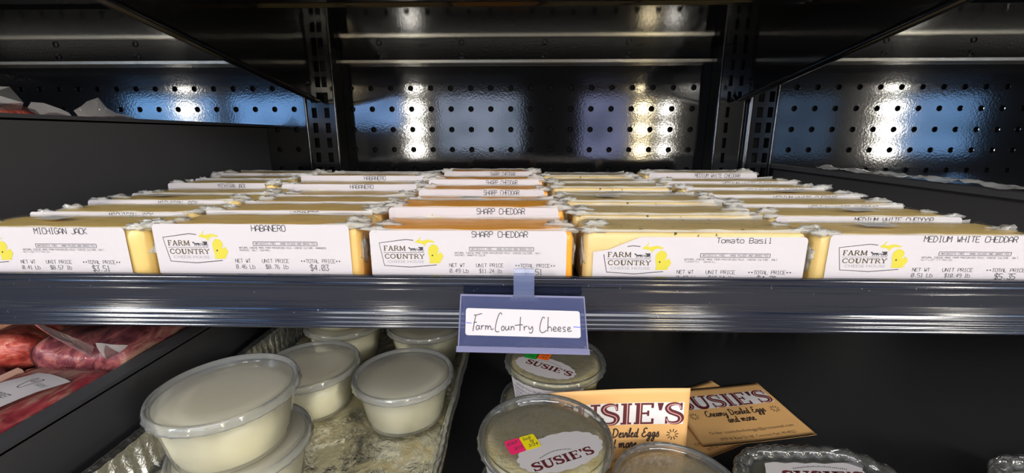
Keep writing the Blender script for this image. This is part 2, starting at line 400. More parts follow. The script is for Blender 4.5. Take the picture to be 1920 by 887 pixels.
for i, (a, b) in enumerate([(-6.5, -4.26), (-4.04, -1.43), (-1.21, 1.35), (1.55, 1.65), (1.83, 4.25), (4.47, 6.5)]):
    m = MB(); m.box(a, b, WY, WY + .02, .80, .985); m.box(a, b, WY, WY + .02, -.99, -.80); struct('added_glow_band_%d' % (i + 1), m, bandm)
lampm = emit('lamp_glow', (1, .95, .85, 1), 60)
lampw = emit('lamp_glow_warm', (1, .82, .5, 1), 60)
brass = plain('lamp_bracket', (40, 38, 36), .4)
for i, (lx, r, mt) in enumerate([(-4.15, .085, lampm), (-1.32, .095, lampm), (1.45, .085, lampw), (1.74, .07, lampm), (4.36, .10, lampm)]):
    w = thing('wall_lamp', 'tall six-globe wall lamp, number %s from the left on the shop wall opposite the case' % ['one', 'two', 'three', 'four', 'five'][i], 'lamp', (lx, WY, .08), 0, 'wall lamps')
    ZZ = (-1.15, -.24, 0, .24, .54, .86)
    m = MB(); m.box(-.02, .02, 0, .03, -1.2, .95)
    for z in ZZ: m.box(-.012, .012, .03, .08, z - .012, z + .012)
    m.build('bracket', brass, w)
    for z in ZZ:
        m = MB(); m.lathe([(max(.0005, r * math.sin(math.pi * k / 10)), r * .8 * -math.cos(math.pi * k / 10)) for k in range(11)], (0, .08 + r, z), 20); m.build('globe', mt, w)

# ------------------------------------------------------------------ display case: perforated back panel, posts, shelves
PY = .78
PX0, PX1, PZ0, PZ1, PP = -1.2, 1.25, -.36, .30, .0350
m = MB()
nxc = int((PX1 - PX0) / PP); nzc = int((PZ1 - PZ0) / PP)
ox = -.0912 - PP * 32 - PP / 2; oz = .0119 - PP * 11 - PP / 2
dirs = [(math.cos(2 * math.pi * k / 12), math.sin(2 * math.pi * k / 12)) for k in range(12)]
def sq(dx, dz): q = PP / 2 / max(abs(dx), abs(dz)); return dx * q, dz * q
for i in range(nxc):
    for j in range(nzc + 1):
        cx = ox + (i + .5) * PP; cz = oz + (j + .5) * PP
        beamrow = (.085 < cz)
        if beamrow:
            m.add([(cx - PP / 2, PY, cz - PP / 2), (cx + PP / 2, PY, cz - PP / 2), (cx + PP / 2, PY, cz + PP / 2), (cx - PP / 2, PY, cz + PP / 2)], [(0, 1, 2, 3)]); continue
        v = []
        sqp = [(-1, -1), (-1/3, -1), (1/3, -1), (1, -1), (1, -1/3), (1, 1/3), (1, 1), (1/3, 1), (-1/3, 1), (-1, 1), (-1, 1/3), (-1, -1/3)]
        off = [math.atan2(b, a) for a, b in sqp]
        v += [(cx + a * PP / 2, PY, cz + b * PP / 2) for a, b in sqp]
        for r, y in ((.0050, 0), (.0047, -.0005), (.0040, .0002), (.0038, .006)):
            v += [(cx + r * math.cos(t), PY + y, cz + r * math.sin(t)) for t in off]
        f = []
        for q in range(4):
            f += [(q * 12 + k, q * 12 + (k + 1) % 12, (q + 1) * 12 + (k + 1) % 12, (q + 1) * 12 + k) for k in range(12)]
        m.add(v, f, 0); m.add(v[48:], [tuple(range(12))], 1)
struct('wall_back', m, [M['panel'], M['hole']])

def slotted_post(name, x0, x1, cols, label):
    yf = .742
    p = thing(name, label, 'upright', ((x0 + x1) / 2, yf, -.36)); ox_ = (x0 + x1) / 2
    m = MB(); ys = (0, .0025); zmax = .56
    edges = [x0]
    for c, w in cols: edges += [c - w / 2, c + w / 2]
    edges.append(x1)
    for i in range(0, len(edges), 2): m.box(edges[i] - ox_, edges[i + 1] - ox_, ys[0], ys[1], 0, zmax)
    z = .02
    while z < zmax - .03:
        for c, w in cols: m.box(c - w / 2 - ox_, c + w / 2 - ox_, ys[0], ys[1], z + .0165, z + .0247)
        z += .0247
    m.box(x0 - ox_, x0 + .0025 - ox_, .0025, PY - yf - .0012, 0, zmax, 1); m.box(x1 - .0025 - ox_, x1 - ox_, .0025, PY - yf - .0012, 0, zmax, 1)
    m.build('slotted_face', [M['postblack'], M['hole']], p)
    m = MB(); m.box(x0 + .004 - ox_, x1 - .004 - ox_, .018, .02, 0, zmax); m.build('inner_channel', M['hole'], p)
    for xe in ([x0, x1]):
        m = MB(); m.tube([(xe - ox_, -.001, 0), (xe - ox_, -.001, zmax)], .0022, 8); m.build('edge_bead', M['postblack'], p)
    return p, ox_, zmax
slotted_post('upright_post', -.366, -.316, [(-.3525, .0085), (-.331, .0085)], 'black slotted steel upright at the left, behind the pepper cheese column')
p, ox_, zm = slotted_post('upright_post', .321, .417, [(.338, .006), (.391, .0095), (.408, .0085)], 'wide black slotted steel upright at the right with a round ridge')
m = MB(); m.tube([(.372 - ox_, -.004, 0), (.372 - ox_, -.004, zm)], .0055, 12); m.build('ridge_tube', M['postblack'], p)

US = .143   # underside of the shelf above
us = thing('upper_shelf', 'glossy black steel shelf overhead with two tapered brackets', 'shelf', (0, .45, US))
m = MB(); m.box(-1.2, 1.25, -.19, .2882, 0, .004); m.build('shelf_panel', M['panel'], us)
prof = []
m = MB(); m.extrude_x([(.062, 0), (.064, -.0015), (.067, -.0028), (.071, -.0028), (.074, -.0015), (.076, 0)], -1.2, 1.25, 0, False); m.build('stiffening_rib', M['shelfblack'], us)
def bracket(x, w):
    m = MB(); y = lambda v: v - .45; z = lambda v: v - US
    side = [(.742, .137), (.742, .075), (.735, .0600), (.722, .0572), (.3717, .1075), (.265, .1225), (.265, .1425), (.742, .1425)]
    m.extrude_x([(y(a), z(b)) for a, b in side], x - .0015, x + .0015)
    m.build('bracket', M['shelfblack'], us)
    b = [o for o in COL.objects if o.parent == us][-1]
    path = [(x, y(.742), z(.064)), (x, y(.735), z(.0595)), (x, y(.722), z(.0572)), (x, y(.55), z(.0819)), (x, y(.3717), z(.1075)), (x, y(.265), z(.1225))]
    m = MB(); m.tube(path, w, 10); m.build('rolled_edge', M['shelfblack'], b)
    m = MB(); m.tube([(x - .004, y(.700), z(.082)), (x + .004, y(.700), z(.082))], .004, 10); m.build('rivet', M['postblack'], b)
bracket(-.338, .0045); bracket(.348, .0045)
# cross beam under the shelf at the back
for nm, x0, x1, lab in [('centre', -.3155, .3205, 'black bolted rail with reflection-coloured edge across the middle bay'), ('l', -1.2, -.3665, 'black bolted rail with reflection-coloured edge across the left bay'), ('r', .4175, 1.25, 'black bolted rail with reflection-coloured edge across the right bay')]:
    t = thing('cross_rail', lab, 'rail', ((x0 + x1) / 2, .765, .1205), 0, None); c = (x0 + x1) / 2
    m = MB(); m.extrude_x([(0, .0225), (-.0266, .0225), (-.0266, .0265), (.0138, .0265), (.0138, .0053), (0, .0053)], x0 - c, x1 - c)
    x = math.ceil((x0 + .52) / .139) * .139 - .52
    while x < x1 - .02:
        m.lathe([(.0045, 0), (.0035, .0018), (.0001, .002)], (0, 0, 0), 12) if False else None
        ring = [(x - c + .0042 * math.cos(a * math.pi / 6), -.0006, .0122 + .0042 * math.sin(a * math.pi / 6)) for a in range(12)]
        m.tube(ring, .0009, 6, 1, True); x += .139
    m.build('rail_body', [M['panel'], M['postblack']], t)
    m = MB(); m.extrude_x([(-.004, .0), (-.004, .0046), (-.003, .0052), (.0130, .0052), (.0130, .0)], x0 - c, x1 - c); o = m.build('edge_strip', M['strip'], t); o['label'] = 'rail edge strip coloured as its bright reflection'

# cheese shelf with price channel
DZ = -.105
cs = thing('cheese_shelf', 'black steel shelf carrying the cheese blocks, behind the ridged price channel', 'shelf', (0, .27, DZ))
m = MB(); m.box(-1.2, 1.25, .0015, .5088, -.004, 0); m.build('shelf_deck', M['shelfblack'], cs)
y0, zt, zb = .265, -.0893, -.1262
prof = []
def yz(t, out): return (y0 - .27 - out, (zt + (zb - zt) * t) - DZ)
for t, o in [(0, -.003), (0, .0005), (.02, .0016), (.05, .0018), (.09, .0008), (.12, .0012), (.17, .0013), (.2, .0004), (.24, .0008), (.32, .0002), (.45, -.0002), (.55, -.0002), (.64, .0001), (.69, .0004), (.71, .0012), (.74, .0014),
             (.77, .0006), (.79, .0016), (.82, .002), (.85, .0010), (.87, .0018), (.9, .0024), (.93, .0016), (.945, .0022), (.97, .0024), (1.0, .0010), (1.01, -.003)]:
    prof.append(yz(t, o))
m = MB(); m.extrude_x(prof, -1.2, 1.25, 0, True, False)
m.extrude_x([yz(0, -.003), yz(1.01, -.003)][::-1], -1.2, 1.25, 0, False, False); pc = m.build('price_channel', M['lip']); pc.location = (0, .27, DZ); tag(pc, 'long ridged navy price channel along the front of the cheese shelf', 'price channel')

LZ = -.351
ls = thing('lower_shelf', 'wide black satin bottom deck under the cheese shelf', 'shelf', (0, .4, LZ))
m = MB(); m.box(-1.2, 1.25, -.32, .378, -.012, 0); m.build('deck', M['deck'], ls)
m = MB(); m.box(-1.2, 1.25, -.33, -.32, -.05, 0); m.build('front_rim', M['deck'], ls)
cb = thing('case_base', 'black case base below the bottom deck', 'case', (0, .4, FZ))
m = MB(); m.box(-1.2, 1.25, -.3, .378, 0, LZ - FZ - .0125); m.build('cabinet', M['deck'], cb)

def divider(x0, x1, y0, y1, z0, z1, label, flange=0):
    d = thing('shelf_divider', label, 'divider', ((x0 + x1) / 2, y0, z0))
    w = (x1 - x0) / 2; h = z1 - z0; L = y1 - y0
    m = MB(); m.box(w - .004, w, 0, L, 0, h - .004); m.box(-w, w, 0, L, -.0 + .0001, .002)
    m.build('panel', M['divider'], d)
    m = MB(); pr = [(w, -.006), (w, -.0012), (w - .0012, 0), (-w + .0012, 0), (-w, -.0012), (-w, -.006)]
    n = len(pr); v = [(a, 0, h + b) for a, b in pr] + [(a, L, h + b) for a, b in pr]
    m.add(v, [(i, i + 1, n + i + 1, n + i) for i in range(n - 1)] + [tuple(range(n)), tuple(range(n, 2 * n))[::-1]]); m.build('top_flange', M['divider'], d)
divider(-.482, -.46, .272, .7795, DZ, .0205, 'tall matte grey divider left of the cheese blocks')
divider(.42, .436, .272, .7795, DZ, -.046, 'low matte grey divider right of the white cheddar column')
divider(-.469, -.445, .10, .765, LZ, -.2605, 'matte black divider between the meat packs and the foil pan')

# ------------------------------------------------------------------ cheese blocks
BW, BD, BH = .142, .050, .0447
def label_mesh(kind):
    """printed paper label, local x 0..W from its left edge, y up from its top edge (negative); made from a sharp-cheddar label's layout"""
    K = 8.26e-5
    P = dict(cheddar=('SHARP CHEDDAR', 920, 1380, '0.49 Lb', '$11.24 lb', '$5.51', ', SALT,', 'ENZYMES, ANNATTO COLOR.'),
             habanero=('HABANERO', 900, 1180, '0.46 Lb', '$8.76 lb', '$4.03', ', HABANERO', 'PEPPERS, SALT, ENZYMES.'),
             jack=('MICHIGAN JACK', 915, 1375, '0.41 Lb', '$8.57 lb', '$3.51', ', SALT,', 'ENZYMES.'),
             tomato=('Tomato Basil', 1010, 1430, '0.40 Lb', '$10.64 lb', '$4.26', ', SALT,', 'TOMATO, BASIL.'),
             white=('MEDIUM WHITE CHEDDAR', 765, 1450, '0.51 Lb', '$10.49 lb', '$5.35', ', SALT,', 'ENZYMES.'))[kind]
    top = dict(cheddar=.0002, habanero=.0010, jack=.0004, tomato=-.0034, white=.0002)[kind]
    left = dict(cheddar=-.0695, habanero=-.0695, jack=-.0765, tomato=-.0655, white=-.0655)[kind]
    Wl = 1634 * K; Hl = .0405 if kind != 'tomato' else .0365
    fn = lambda x, y, l: (left + x, -.00095 - l * .00012, BH + top + y)
    q = lambda px, py: ((px - 68) * K, -(py - 470) * K * 1.0)
    mb = MB(); r = .0028
    pts = []
    for cx, cy, a0 in [(Wl - r, -r, 90), (Wl - r, -Hl + r, 0), (r, -Hl + r, -90), (r, -r, -180)]:
        if kind == 'tomato' and a0 == -180:
            pts += [(0, -.0105), (.010, -.0090), (.020, -.0045), (.030, -.0004)]; continue
        pts += [(cx + r * math.cos(R(a0 - k * 22.5)), cy + r * math.sin(R(a0 - k * 22.5))) for k in range(5)]
    flat(mb, pts, fn, 0, 0)
    def tx(st, x0, x1, ytop, ybot, mat=1):
        a = q(x0, ybot); b = q(x1, ytop); print_fit(mb, st, a[0], b[0], a[1], b[1] - a[1], fn, mat)
    def rib(pp, w, mat): ribbon(mb, [q(*a) for a in pp], w * K, fn, mat)
    dy = -14
    if kind == 'tomato': tx(P[0], P[1], P[2], 478, 520)
    else: tx(P[0], P[1], P[2], 476, 524)
    # boxed line and ingredients
    for a, b in (((897, 606), (1430, 606)), ((897, 636), (1430, 636)), ((897, 606), (897, 636)), ((1430, 606), (1430, 636))): rib([a, b], 4, 1)
    tx('ANTIBIOTIC FREE - HAND MILKED AND GRASS FED', 912, 1416, 613, 629)
    tx('NATURAL CHEESE MADE FROM PASTURIZED MILK, CHEESE CULTURE' + P[6], 775, 1500, 647, 661); tx(P[7], 775, 1040, 668, 681)
    tx('NET WT', 727, 856, 744, 773); tx('UNIT PRICE', 952, 1178, 744, 773); tx('**TOTAL PRICE**', 1276, 1612, 744, 773)
    tx(P[3], 727, 885, 790, 822); tx(P[4], 977, 1165, 790, 822); tx(P[5], 1352, 1506, 788, 834)
    # logo: sign outline, lettering, horse and buggy, the state outline
    cut = kind == 'tomato'
    if cut: rib([(330, 553), (372, 546), (430, 552)], 6, 1); rib([(150, 618), (178, 765), (400, 778), (620, 757)], 6, 1)
    else: rib([(432, 552), (372, 545), (145, 575), (178, 765), (400, 778), (620, 757)], 6, 1)
    a = q(178, 640); b = q(364, 598); serif_text(mb, 'FARM' if not cut else 'FARM', a[0], b[0], a[1], b[1] - a[1], fn, 2)
    a = q(184, 706); b = q(518, 666); serif_text(mb, 'COUNTRY', a[0], b[0], a[1], b[1] - a[1], fn, 2)
    a = q(208, 742); b = q(514, 719); text_fit(mb, 'CHEESE HOUSE', a[0], b[0], a[1], b[1] - a[1], fn, 4); rib([(176, 655), (518, 653)], 3, 1)
    # horse
    flat(mb, [q(*c) for c in [(384, 612), (396, 608), (408, 620), (440, 618), (448, 626), (440, 632), (410, 630), (400, 626)]], fn, 1)
    for c in ((408, 402), (416, 418), (436, 432), (444, 450)): rib([(c[0], 628), (c[1], 644)], 5, 1)
    rib([(446, 622), (478, 626)], 4, 1); rib([(446, 632), (478, 632)], 3, 1)
    flat(mb, [q(*c) for c in [(466, 607), (512, 607), (508, 634), (478, 636), (484, 622)]], fn, 1)
    for cx in (478, 506): rib([(cx + 9 * math.cos(t * math.pi / 6), 636 + 9 * math.sin(t * math.pi / 6)) for t in range(13)], 3, 1)
    flat(mb, [q(*c) for c in [(555, 622), (560, 606), (575, 596), (584, 583), (600, 586), (618, 590), (632, 602), (640, 618), (638, 640), (628, 654), (632, 664), (642, 660), (650, 650), (660, 650), (672, 672), (676, 690), (668, 706), (655, 722), (650, 742), (600, 745), (555, 744), (563, 720), (560, 695), (554, 670), (552, 645)]], fn, 3)
    flat(mb, [q(*c) for c in [(440, 566), (470, 550), (494, 518), (492, 538), (480, 550), (505, 556), (530, 549), (560, 545), (585, 553), (612, 562), (596, 572), (560, 566), (535, 580), (522, 606), (514, 585), (490, 577), (462, 572)]], fn, 3)
    flat(mb, [q(587 + 7 * math.cos(t * math.pi / 4), 677 + 7 * math.sin(t * math.pi / 4)) for t in range(8)], fn, 1, 2)
    me = mb.build('label', [M['paper'], M['ink'], M['olive'], M['yellow'], M['inkgrey']]); return me

def tuft(mb, c, s, seed, mat):
    """bunched film at a corner: a folded, crumpled little sheet"""
    n, k = 9, 14; v = []
    for i in range(n):
        for j in range(k):
            th = math.pi * i / (n - 1); ph = 2 * math.pi * j / k
            p = Vector((math.sin(th) * math.cos(ph), math.sin(th) * math.sin(ph), math.cos(th)))
            d = 1 + .8 * nz(p, 1.9, seed) - .8 * abs(nz(p, 4.2, seed + 5)) + .4 * nz(p, 7, seed)
            v.append((c[0] + p.x * d * s[0], c[1] + p.y * d * s[1], c[2] + p.z * d * s[2]))
    mb.add(v, [(i * k + j, i * k + (j + 1) % k, (i + 1) * k + (j + 1) % k, (i + 1) * k + j) for i in range(n - 1) for j in range(k)], mat, True)

def wrap_mesh(seed):
    rnd = random.Random(seed)
    def disp(p, n):
        a = .00045
        top = max(0, min(1, (p.z - (BH - .006)) / .006))
        side = max(0, min(1, (abs(p.x) - BW / 2 + .02) / .02))
        w = nz((p.x * .35, p.y, p.z), 160, seed) * .0006 * top + abs(nz((p.x * .25, p.y * 2.5, p.z), 70, seed + 3)) * .0012 * top + abs(nz(p, 130, seed)) * .0016 * side * top
        return Vector((p.x, p.y, p.z)) + n * (a + w)
    vs, fs = rounded_box(BW, BD, BH, .0055, 44, 16, 6, disp)
    mb = MB(); mb.add(vs, fs, 0, True)
    # standing wrinkle fins along the top edges
    for yy, hh in ((.0012, .0016), (BD - .002, .0020)):
        n = 44; v = []
        for i in range(n + 1):
            x = -BW / 2 + .006 + (BW - .012) * i / n
            e = abs(i / n - .5) * 2
            h = hh * (.25 + .75 * abs(nz((x, yy, 0), 38, seed + yy * 900))) * (1 + 1.1 * e ** 6)
            v += [(x, yy, BH - .001), (x + .001 * nz((x, 1, 0), 90, seed), yy + .0016 * nz((x, 2, 0), 60, seed), BH + h)]
        mb.add(v, [(2 * i, 2 * i + 2, 2 * i + 3, 2 * i + 1) for i in range(n)], 1, True)
    for sx in (-1, 1):
        for q in range(2):
            s = rnd.uniform(.6, 1.2)
            tuft(mb, (sx * (BW / 2 - .004 - .006 * q * rnd.random()), .006 + q * .013 + rnd.uniform(-.003, .003), BH - .0005 + .0012 * rnd.random()), (.0110 * s, .0050 * s, .0030 * s), seed * 3.1 + q + sx, 1)
        tuft(mb, (sx * (BW / 2 + .0002), .012, BH * .62), (.0012, .008, .010), seed + sx, 1)
    return mb
WRAPS = [wrap_mesh(s) for s in (1.3, 4.7, 8.1, 12.9)]
WRAPM = [w.build('film_wrap', [M['film'], M['crumple']]) for w in WRAPS]
def sticker_mesh():
    mb = MB(); z = BH + .0022
    fn = lambda x, y, l: (x, y, z + l * .0001)
    flat(mb, [(-.011, .017), (.011, .017), (.011, .030), (-.011, .030)], fn, 0, 0)
    for i in range(3): ribbon(mb, [(-.008, .020 + i * .0035), (.008, .020 + i * .0035)], .0012, fn, 1)
    return mb.build('price_sticker', [M['sticker'], M['inkgrey']])
STK = sticker_mesh()
def body_disp(seed):
    return lambda p, n: Vector(p) + n * (.0007 * nz(p, 40, seed) - .0004) + Vector((0, 0, 0))
BODY = {}; LAB = {}
for k, mt in (('jack', 'jack'), ('habanero', 'habanero'), ('cheddar', 'cheddar'), ('tomato', 'tomato'), ('white', 'white')):
    vs, fs = rounded_box(BW, BD, BH, .006, 16, 6, 5, body_disp(hash(mt) % 7 if False else len(mt)))
    mb = MB(); mb.add(vs, fs, 0, True); BODY[k] = mb.build('cheese', M[mt]); LAB[k] = label_mesh(k)
PROTO = list(WRAPM) + [STK] + list(BODY.values()) + list(LAB.values())

ORD = ['front', 'second', 'third', 'fourth', 'fifth', 'sixth', 'rearmost']
NAMES = dict(jack=('pale yellow jack cheese block, %s in the column beside the tall grey divider', 'jack cheese column'),
             habanero=('pale yellow habanero cheese block, %s in the column left of the orange cheddar', 'habanero cheese column'),
             cheddar=('orange sharp cheddar block in cling film, %s in the middle column', 'orange cheddar column'),
             tomato=('herb-speckled tomato basil cheese block, %s in the column right of the orange cheddar', 'tomato basil cheese column'),
             white=('yellowish medium white cheddar block, %s in the rightmost column', 'white cheddar column'))
Ys = [.2735, .3265, .3795, .4325, .4855, .5385, .5915]
ROWS = dict(
 jack=[(-.3915, -.2525, -.0598, 1), (-.389, -.2535, -.0588, 0), (-.395, -.2565, -.0572, 1), (-.402, -.2595, -.0578, 0), (-.407, -.2835, -.0530, 0), (-.415, -.2875, -.0528, 0), (-.432, -.2775, -.0508, 0)],
 habanero=[(-.2508, -.1075, -.0578, 0), (-.252, -.1095, -.0575, 0), (-.255, -.111, -.0585, 0), (-.258, -.1115, -.0598, 0), (-.281, -.1125, -.0545, 0), (-.285, -.1135, -.0495, 0), (-.275, -.114, -.0518, 0)],
 cheddar=[(-.1045, .0365, -.0605, 0), (-.107, .035, -.0538, 0), (-.109, .033, -.0582, 1), (-.109, .029, -.0530, 0), (-.110, .026, -.0482, 0), (-.1105, .0235, -.0535, 0), (-.111, .021, -.0475, 0)],
 tomato=[(.0395, .1885, -.0600, 0), (.038, .182, -.0582, 0), (.036, .178, -.0562, 1), (.0335, .1745, -.0598, 1), (.031, .171, -.0558, 0), (.028, .163, -.0556, 0), (.026, .157, -.0525, 0)],
 white=[(.1915, .3415, -.0620, 1), (.1865, .337, -.0598, 1), (.183, .338, -.0590, 0), (.1795, .341, -.0578, 1), (.176, .342, -.0566, 0), (.172, .345, -.0550, 0), (.165, .322, -.0490, 0)])
cnt = 0
for k in ('jack', 'habanero', 'cheddar', 'tomato', 'white'):
    for i, (x0, x1, zt_, st) in enumerate(ROWS[k]):
        t = thing('cheese_block', NAMES[k][0] % ORD[i], 'cheese', ((x0 + x1) / 2, Ys[i] + random.uniform(-.0006, .0006), DZ), 0, NAMES[k][1])
        t.scale = ((x1 - x0 - .002) / (BW + .0016), .97, (zt_ - DZ) / BH)
        parts = [BODY[k], LAB[k], WRAPM[cnt % 4]] + ([STK] if st else [])
        for p in parts:
            c = p.copy(); COL.objects.link(c); c.parent = t
            if p is STK: c.location = (random.uniform(-.035, .035), random.uniform(-.004, .006), 0); c.rotation_euler = (0, 0, random.uniform(-.2, .2))
        cnt += 1
for p in PROTO: bpy.data.objects.remove(p)

# crumpled film lying on the low divider
def crumpled_strip(name, pts, w, seed, mat, label, cat, z0):
    t = MB(); n = len(pts); v = []; kx = 7
    for i, (x, y, z) in enumerate(pts):
        for j in range(kx):
            s = j / (kx - 1) - .5
            v.append((x + s * w, y, z + .004 * abs(nz((x + s * w, y, 0), 55, seed)) + .003 * abs(nz((s, y, 1), 110, seed)) - abs(s) * .004))
    t.add(v, [(i * kx + j, i * kx + j + 1, (i + 1) * kx + j + 1, (i + 1) * kx + j) for i in range(n - 1) for j in range(kx - 1)], 0, True)
    o = t.build(name, mat); return tag(o, label, cat)
crumpled_strip('plastic_film', [(.428, .34 + i * .006, -.0425 + .001 * math.sin(i * .7)) for i in range(48)], .026, 3.3, M['filmfin'], 'strip of crinkled clear film lying on the low divider at the right', 'plastic film', 0)

# ------------------------------------------------------------------ more materials
def plastic(name, body, bodyc, gl=.5, rough=.15, bscale=80, bstr=.05, transl=.5):
    t = NT(name); v = t.coord(); n = t.bump(t.noise(v, bscale, 2), bstr, .002)
    tr = t.new('BsdfTransparent'); tr.inputs['Color'].default_value = (.96, .97, .97, 1)
    di = t.new('BsdfDiffuse'); di.inputs['Color'].default_value = bodyc; tl = t.new('BsdfTranslucent'); tl.inputs['Color'].default_value = bodyc
    md = t.new('MixShader'); md.inputs[0].default_value = transl; t.link(di.outputs[0], md.inputs[1]); t.link(tl.outputs[0], md.inputs[2])
    m1 = t.new('MixShader'); m1.inputs[0].default_value = body; t.link(tr.outputs[0], m1.inputs[1]); t.link(md.outputs[0], m1.inputs[2])
    g = t.new('BsdfGlossy'); g.inputs['Roughness'].default_value = rough; t.link(n, g.inputs['Normal'])
    fr = t.new('Fresnel'); fr.inputs['IOR'].default_value = 1.5; t.link(n, fr.inputs['Normal'])
    mm = t.new('Math', operation='MULTIPLY'); mm.inputs[1].default_value = gl; t.link(fr.outputs[0], mm.inputs[0])
    m2 = t.new('MixShader'); t.link(mm.outputs[0], m2.inputs[0]); t.link(m1.outputs[0], m2.inputs[1]); t.link(g.outputs[0], m2.inputs[2])
    return t.done(m2)
M['frost'] = plastic('frosted_plastic', .16, (.86, .86, .82, 1), .9, .2)
M['frostlid'] = plastic('frosted_lid', .50, (.92, .89, .82, 1), .9, .18)
M['frostrim'] = plastic('frosted_rim', .30, (.92, .94, .96, 1), 1.8, .10)
M['clear'] = plastic('clear_plastic', .07, (.9, .92, .92, 1), 1.0, .06)
M['rope'] = plastic('clear_rope', .09, (.9, .9, .84, 1), 2.2, .07)
M['clearlid'] = plastic('clear_lid', .26, (.86, .83, .72, 1), 1.0, .06)
M['clearrim'] = plastic('clear_rim', .15, (.84, .88, .9, 1), 1.2, .06)
M['tagblue'] = plastic('tag_blue', .42, sgn((112, 122, 176)), .8, .12)
M['tagedge'] = plastic('tag_edge', .62, sgn((178, 178, 222)), .9, .15)
M['tagclip'] = plastic('tag_clip', .40, sgn((150, 165, 215)), 1.2, .12)
def cream():
    t = NT('milk_pudding'); v = t.coord(); c = t.mixc(t.noise(v, 18, 3), sgn((252, 246, 222)), sgn((246, 238, 200)))
    b = t.bsdf(c, .35); b.inputs['Subsurface Weight'].default_value = .2; b.inputs['Subsurface Radius'].default_value = (.01, .008, .005); b.inputs['Subsurface Scale'].default_value = .4
    return t.done(b)
M['cream'] = cream()
def salad():
    t = NT('egg_salad'); v = t.coord(); f = t.noise(v, 75, 4, .6, .4)
    c = t.ramp(f, [(.3, sgn((170, 160, 80))), (.42, sgn((240, 216, 130))), (.6, sgn((250, 240, 196))), (.75, sgn((244, 208, 110)))])
    f2 = t.noise(v, 420, 2); k = t.ramp(f2, [(.70, (0, 0, 0, 1)), (.73, (1, 1, 1, 1))]); c = t.mixc(k, c, sgn((70, 80, 40)))
    return t.done(t.bsdf(c, .4, 0, t.bump(f, .8, .006)))
M['salad'] = salad()
def foil(name, liquid):
    t = NT(name); v = t.coord(); h = t.noise(v, 110, 4, .6, 1.2)
    n = t.bump(h, .5, .004)
    a = t.bsdf((.93, .92, .88, 1), .16 if liquid else .34, 1, n)
    if not liquid: return t.done(a)
    h2 = t.noise(v, 22, 4, .6, .6)
    c = t.ramp(t.noise(v, 16, 3), [(.3, sgn((206, 200, 168))), (.60, sgn((182, 168, 126))), (.70, sgn((130, 78, 46)))])
    d = t.bsdf(c, .2, 0, n); k = t.ramp(h2, [(.47, (0, 0, 0, 1)), (.58, (1, 1, 1, 1))])
    m_ = t.new('MixShader'); t.link(k, m_.inputs[0]); t.link(a.outputs[0], m_.inputs[1]); t.link(d.outputs[0], m_.inputs[2]); return t.done(m_)
M['foil'] = foil('foil', False); M['foilwet'] = foil('foil_wet', True)
def meat(name, stops, scale=(1, .25, 1), s=80, s2=26):
    t = NT(name); v = t.coord(scale); f = t.noise(v, s, 5, .62, 1.4); g = t.noise(v, s2, 3, .5, .8)
    a = t.new('Math', operation='MULTIPLY_ADD'); t.link(g, a.inputs[0]); a.inputs[1].default_value = .8; t.link(f, a.inputs[2])
    b = t.new('Math', operation='MULTIPLY'); b.inputs[1].default_value = .56; b.use_clamp = True; t.link(a.outputs[0], b.inputs[0])
    c = t.ramp(b.outputs[0], [(p, sgn(q)) for p, q in stops])
    return t.done(t.bsdf(c, .3, 0, t.bump(f, .8, .003)))
M['meat_red'] = meat('meat_marbled', [(.36, (160, 46, 62)), (.46, (214, 76, 92)), (.52, (228, 116, 114)), (.58, (250, 198, 178))])
M['meat_dark'] = meat('meat_dark', [(.34, (64, 28, 38)), (.46, (140, 66, 78)), (.55, (190, 112, 108)), (.62, (206, 160, 140))], (1, .35, 1), 60)
M['meat_bone'] = meat('meat_bright', [(.34, (120, 28, 26)), (.46, (190, 66, 54)), (.55, (216, 110, 90)), (.64, (232, 176, 150))], (.5, 1, 1), 80)
M['meat_pale'] = meat('meat_pale', [(.34, (108, 48, 34)), (.44, (176, 112, 78)), (.54, (214, 172, 130)), (.62, (160, 74, 70))], (.4, 1, 1), 60)
M['fat'] = plain('fat_edge', (214, 170, 152), .35)
M['card'] = plain('card_tan', (232, 180, 116), .5)
M['cardwhite'] = plain('card_white', (228, 224, 224), .5)
M['maroon'] = plain('maroon_ink', (92, 32, 38), .6)
M['maroonlight'] = plain('inline_pink', (226, 176, 170), .6)
M['cardink'] = plain('card_ink', (58, 42, 34), .7)
M['pencil'] = plain('pencil', (70, 70, 78), .7)
M['blueink'] = plain('blue_ink', (86, 104, 206), .6)
M['labelwhite'] = plain('susie_label', (198, 193, 195), .5)
for k, c in (('pink', (240, 44, 108)), ('lemon', (236, 216, 20)), ('green', (20, 158, 56)), ('orange', (250, 108, 28))): M[k] = plain('sticker_' + k, c, .5)

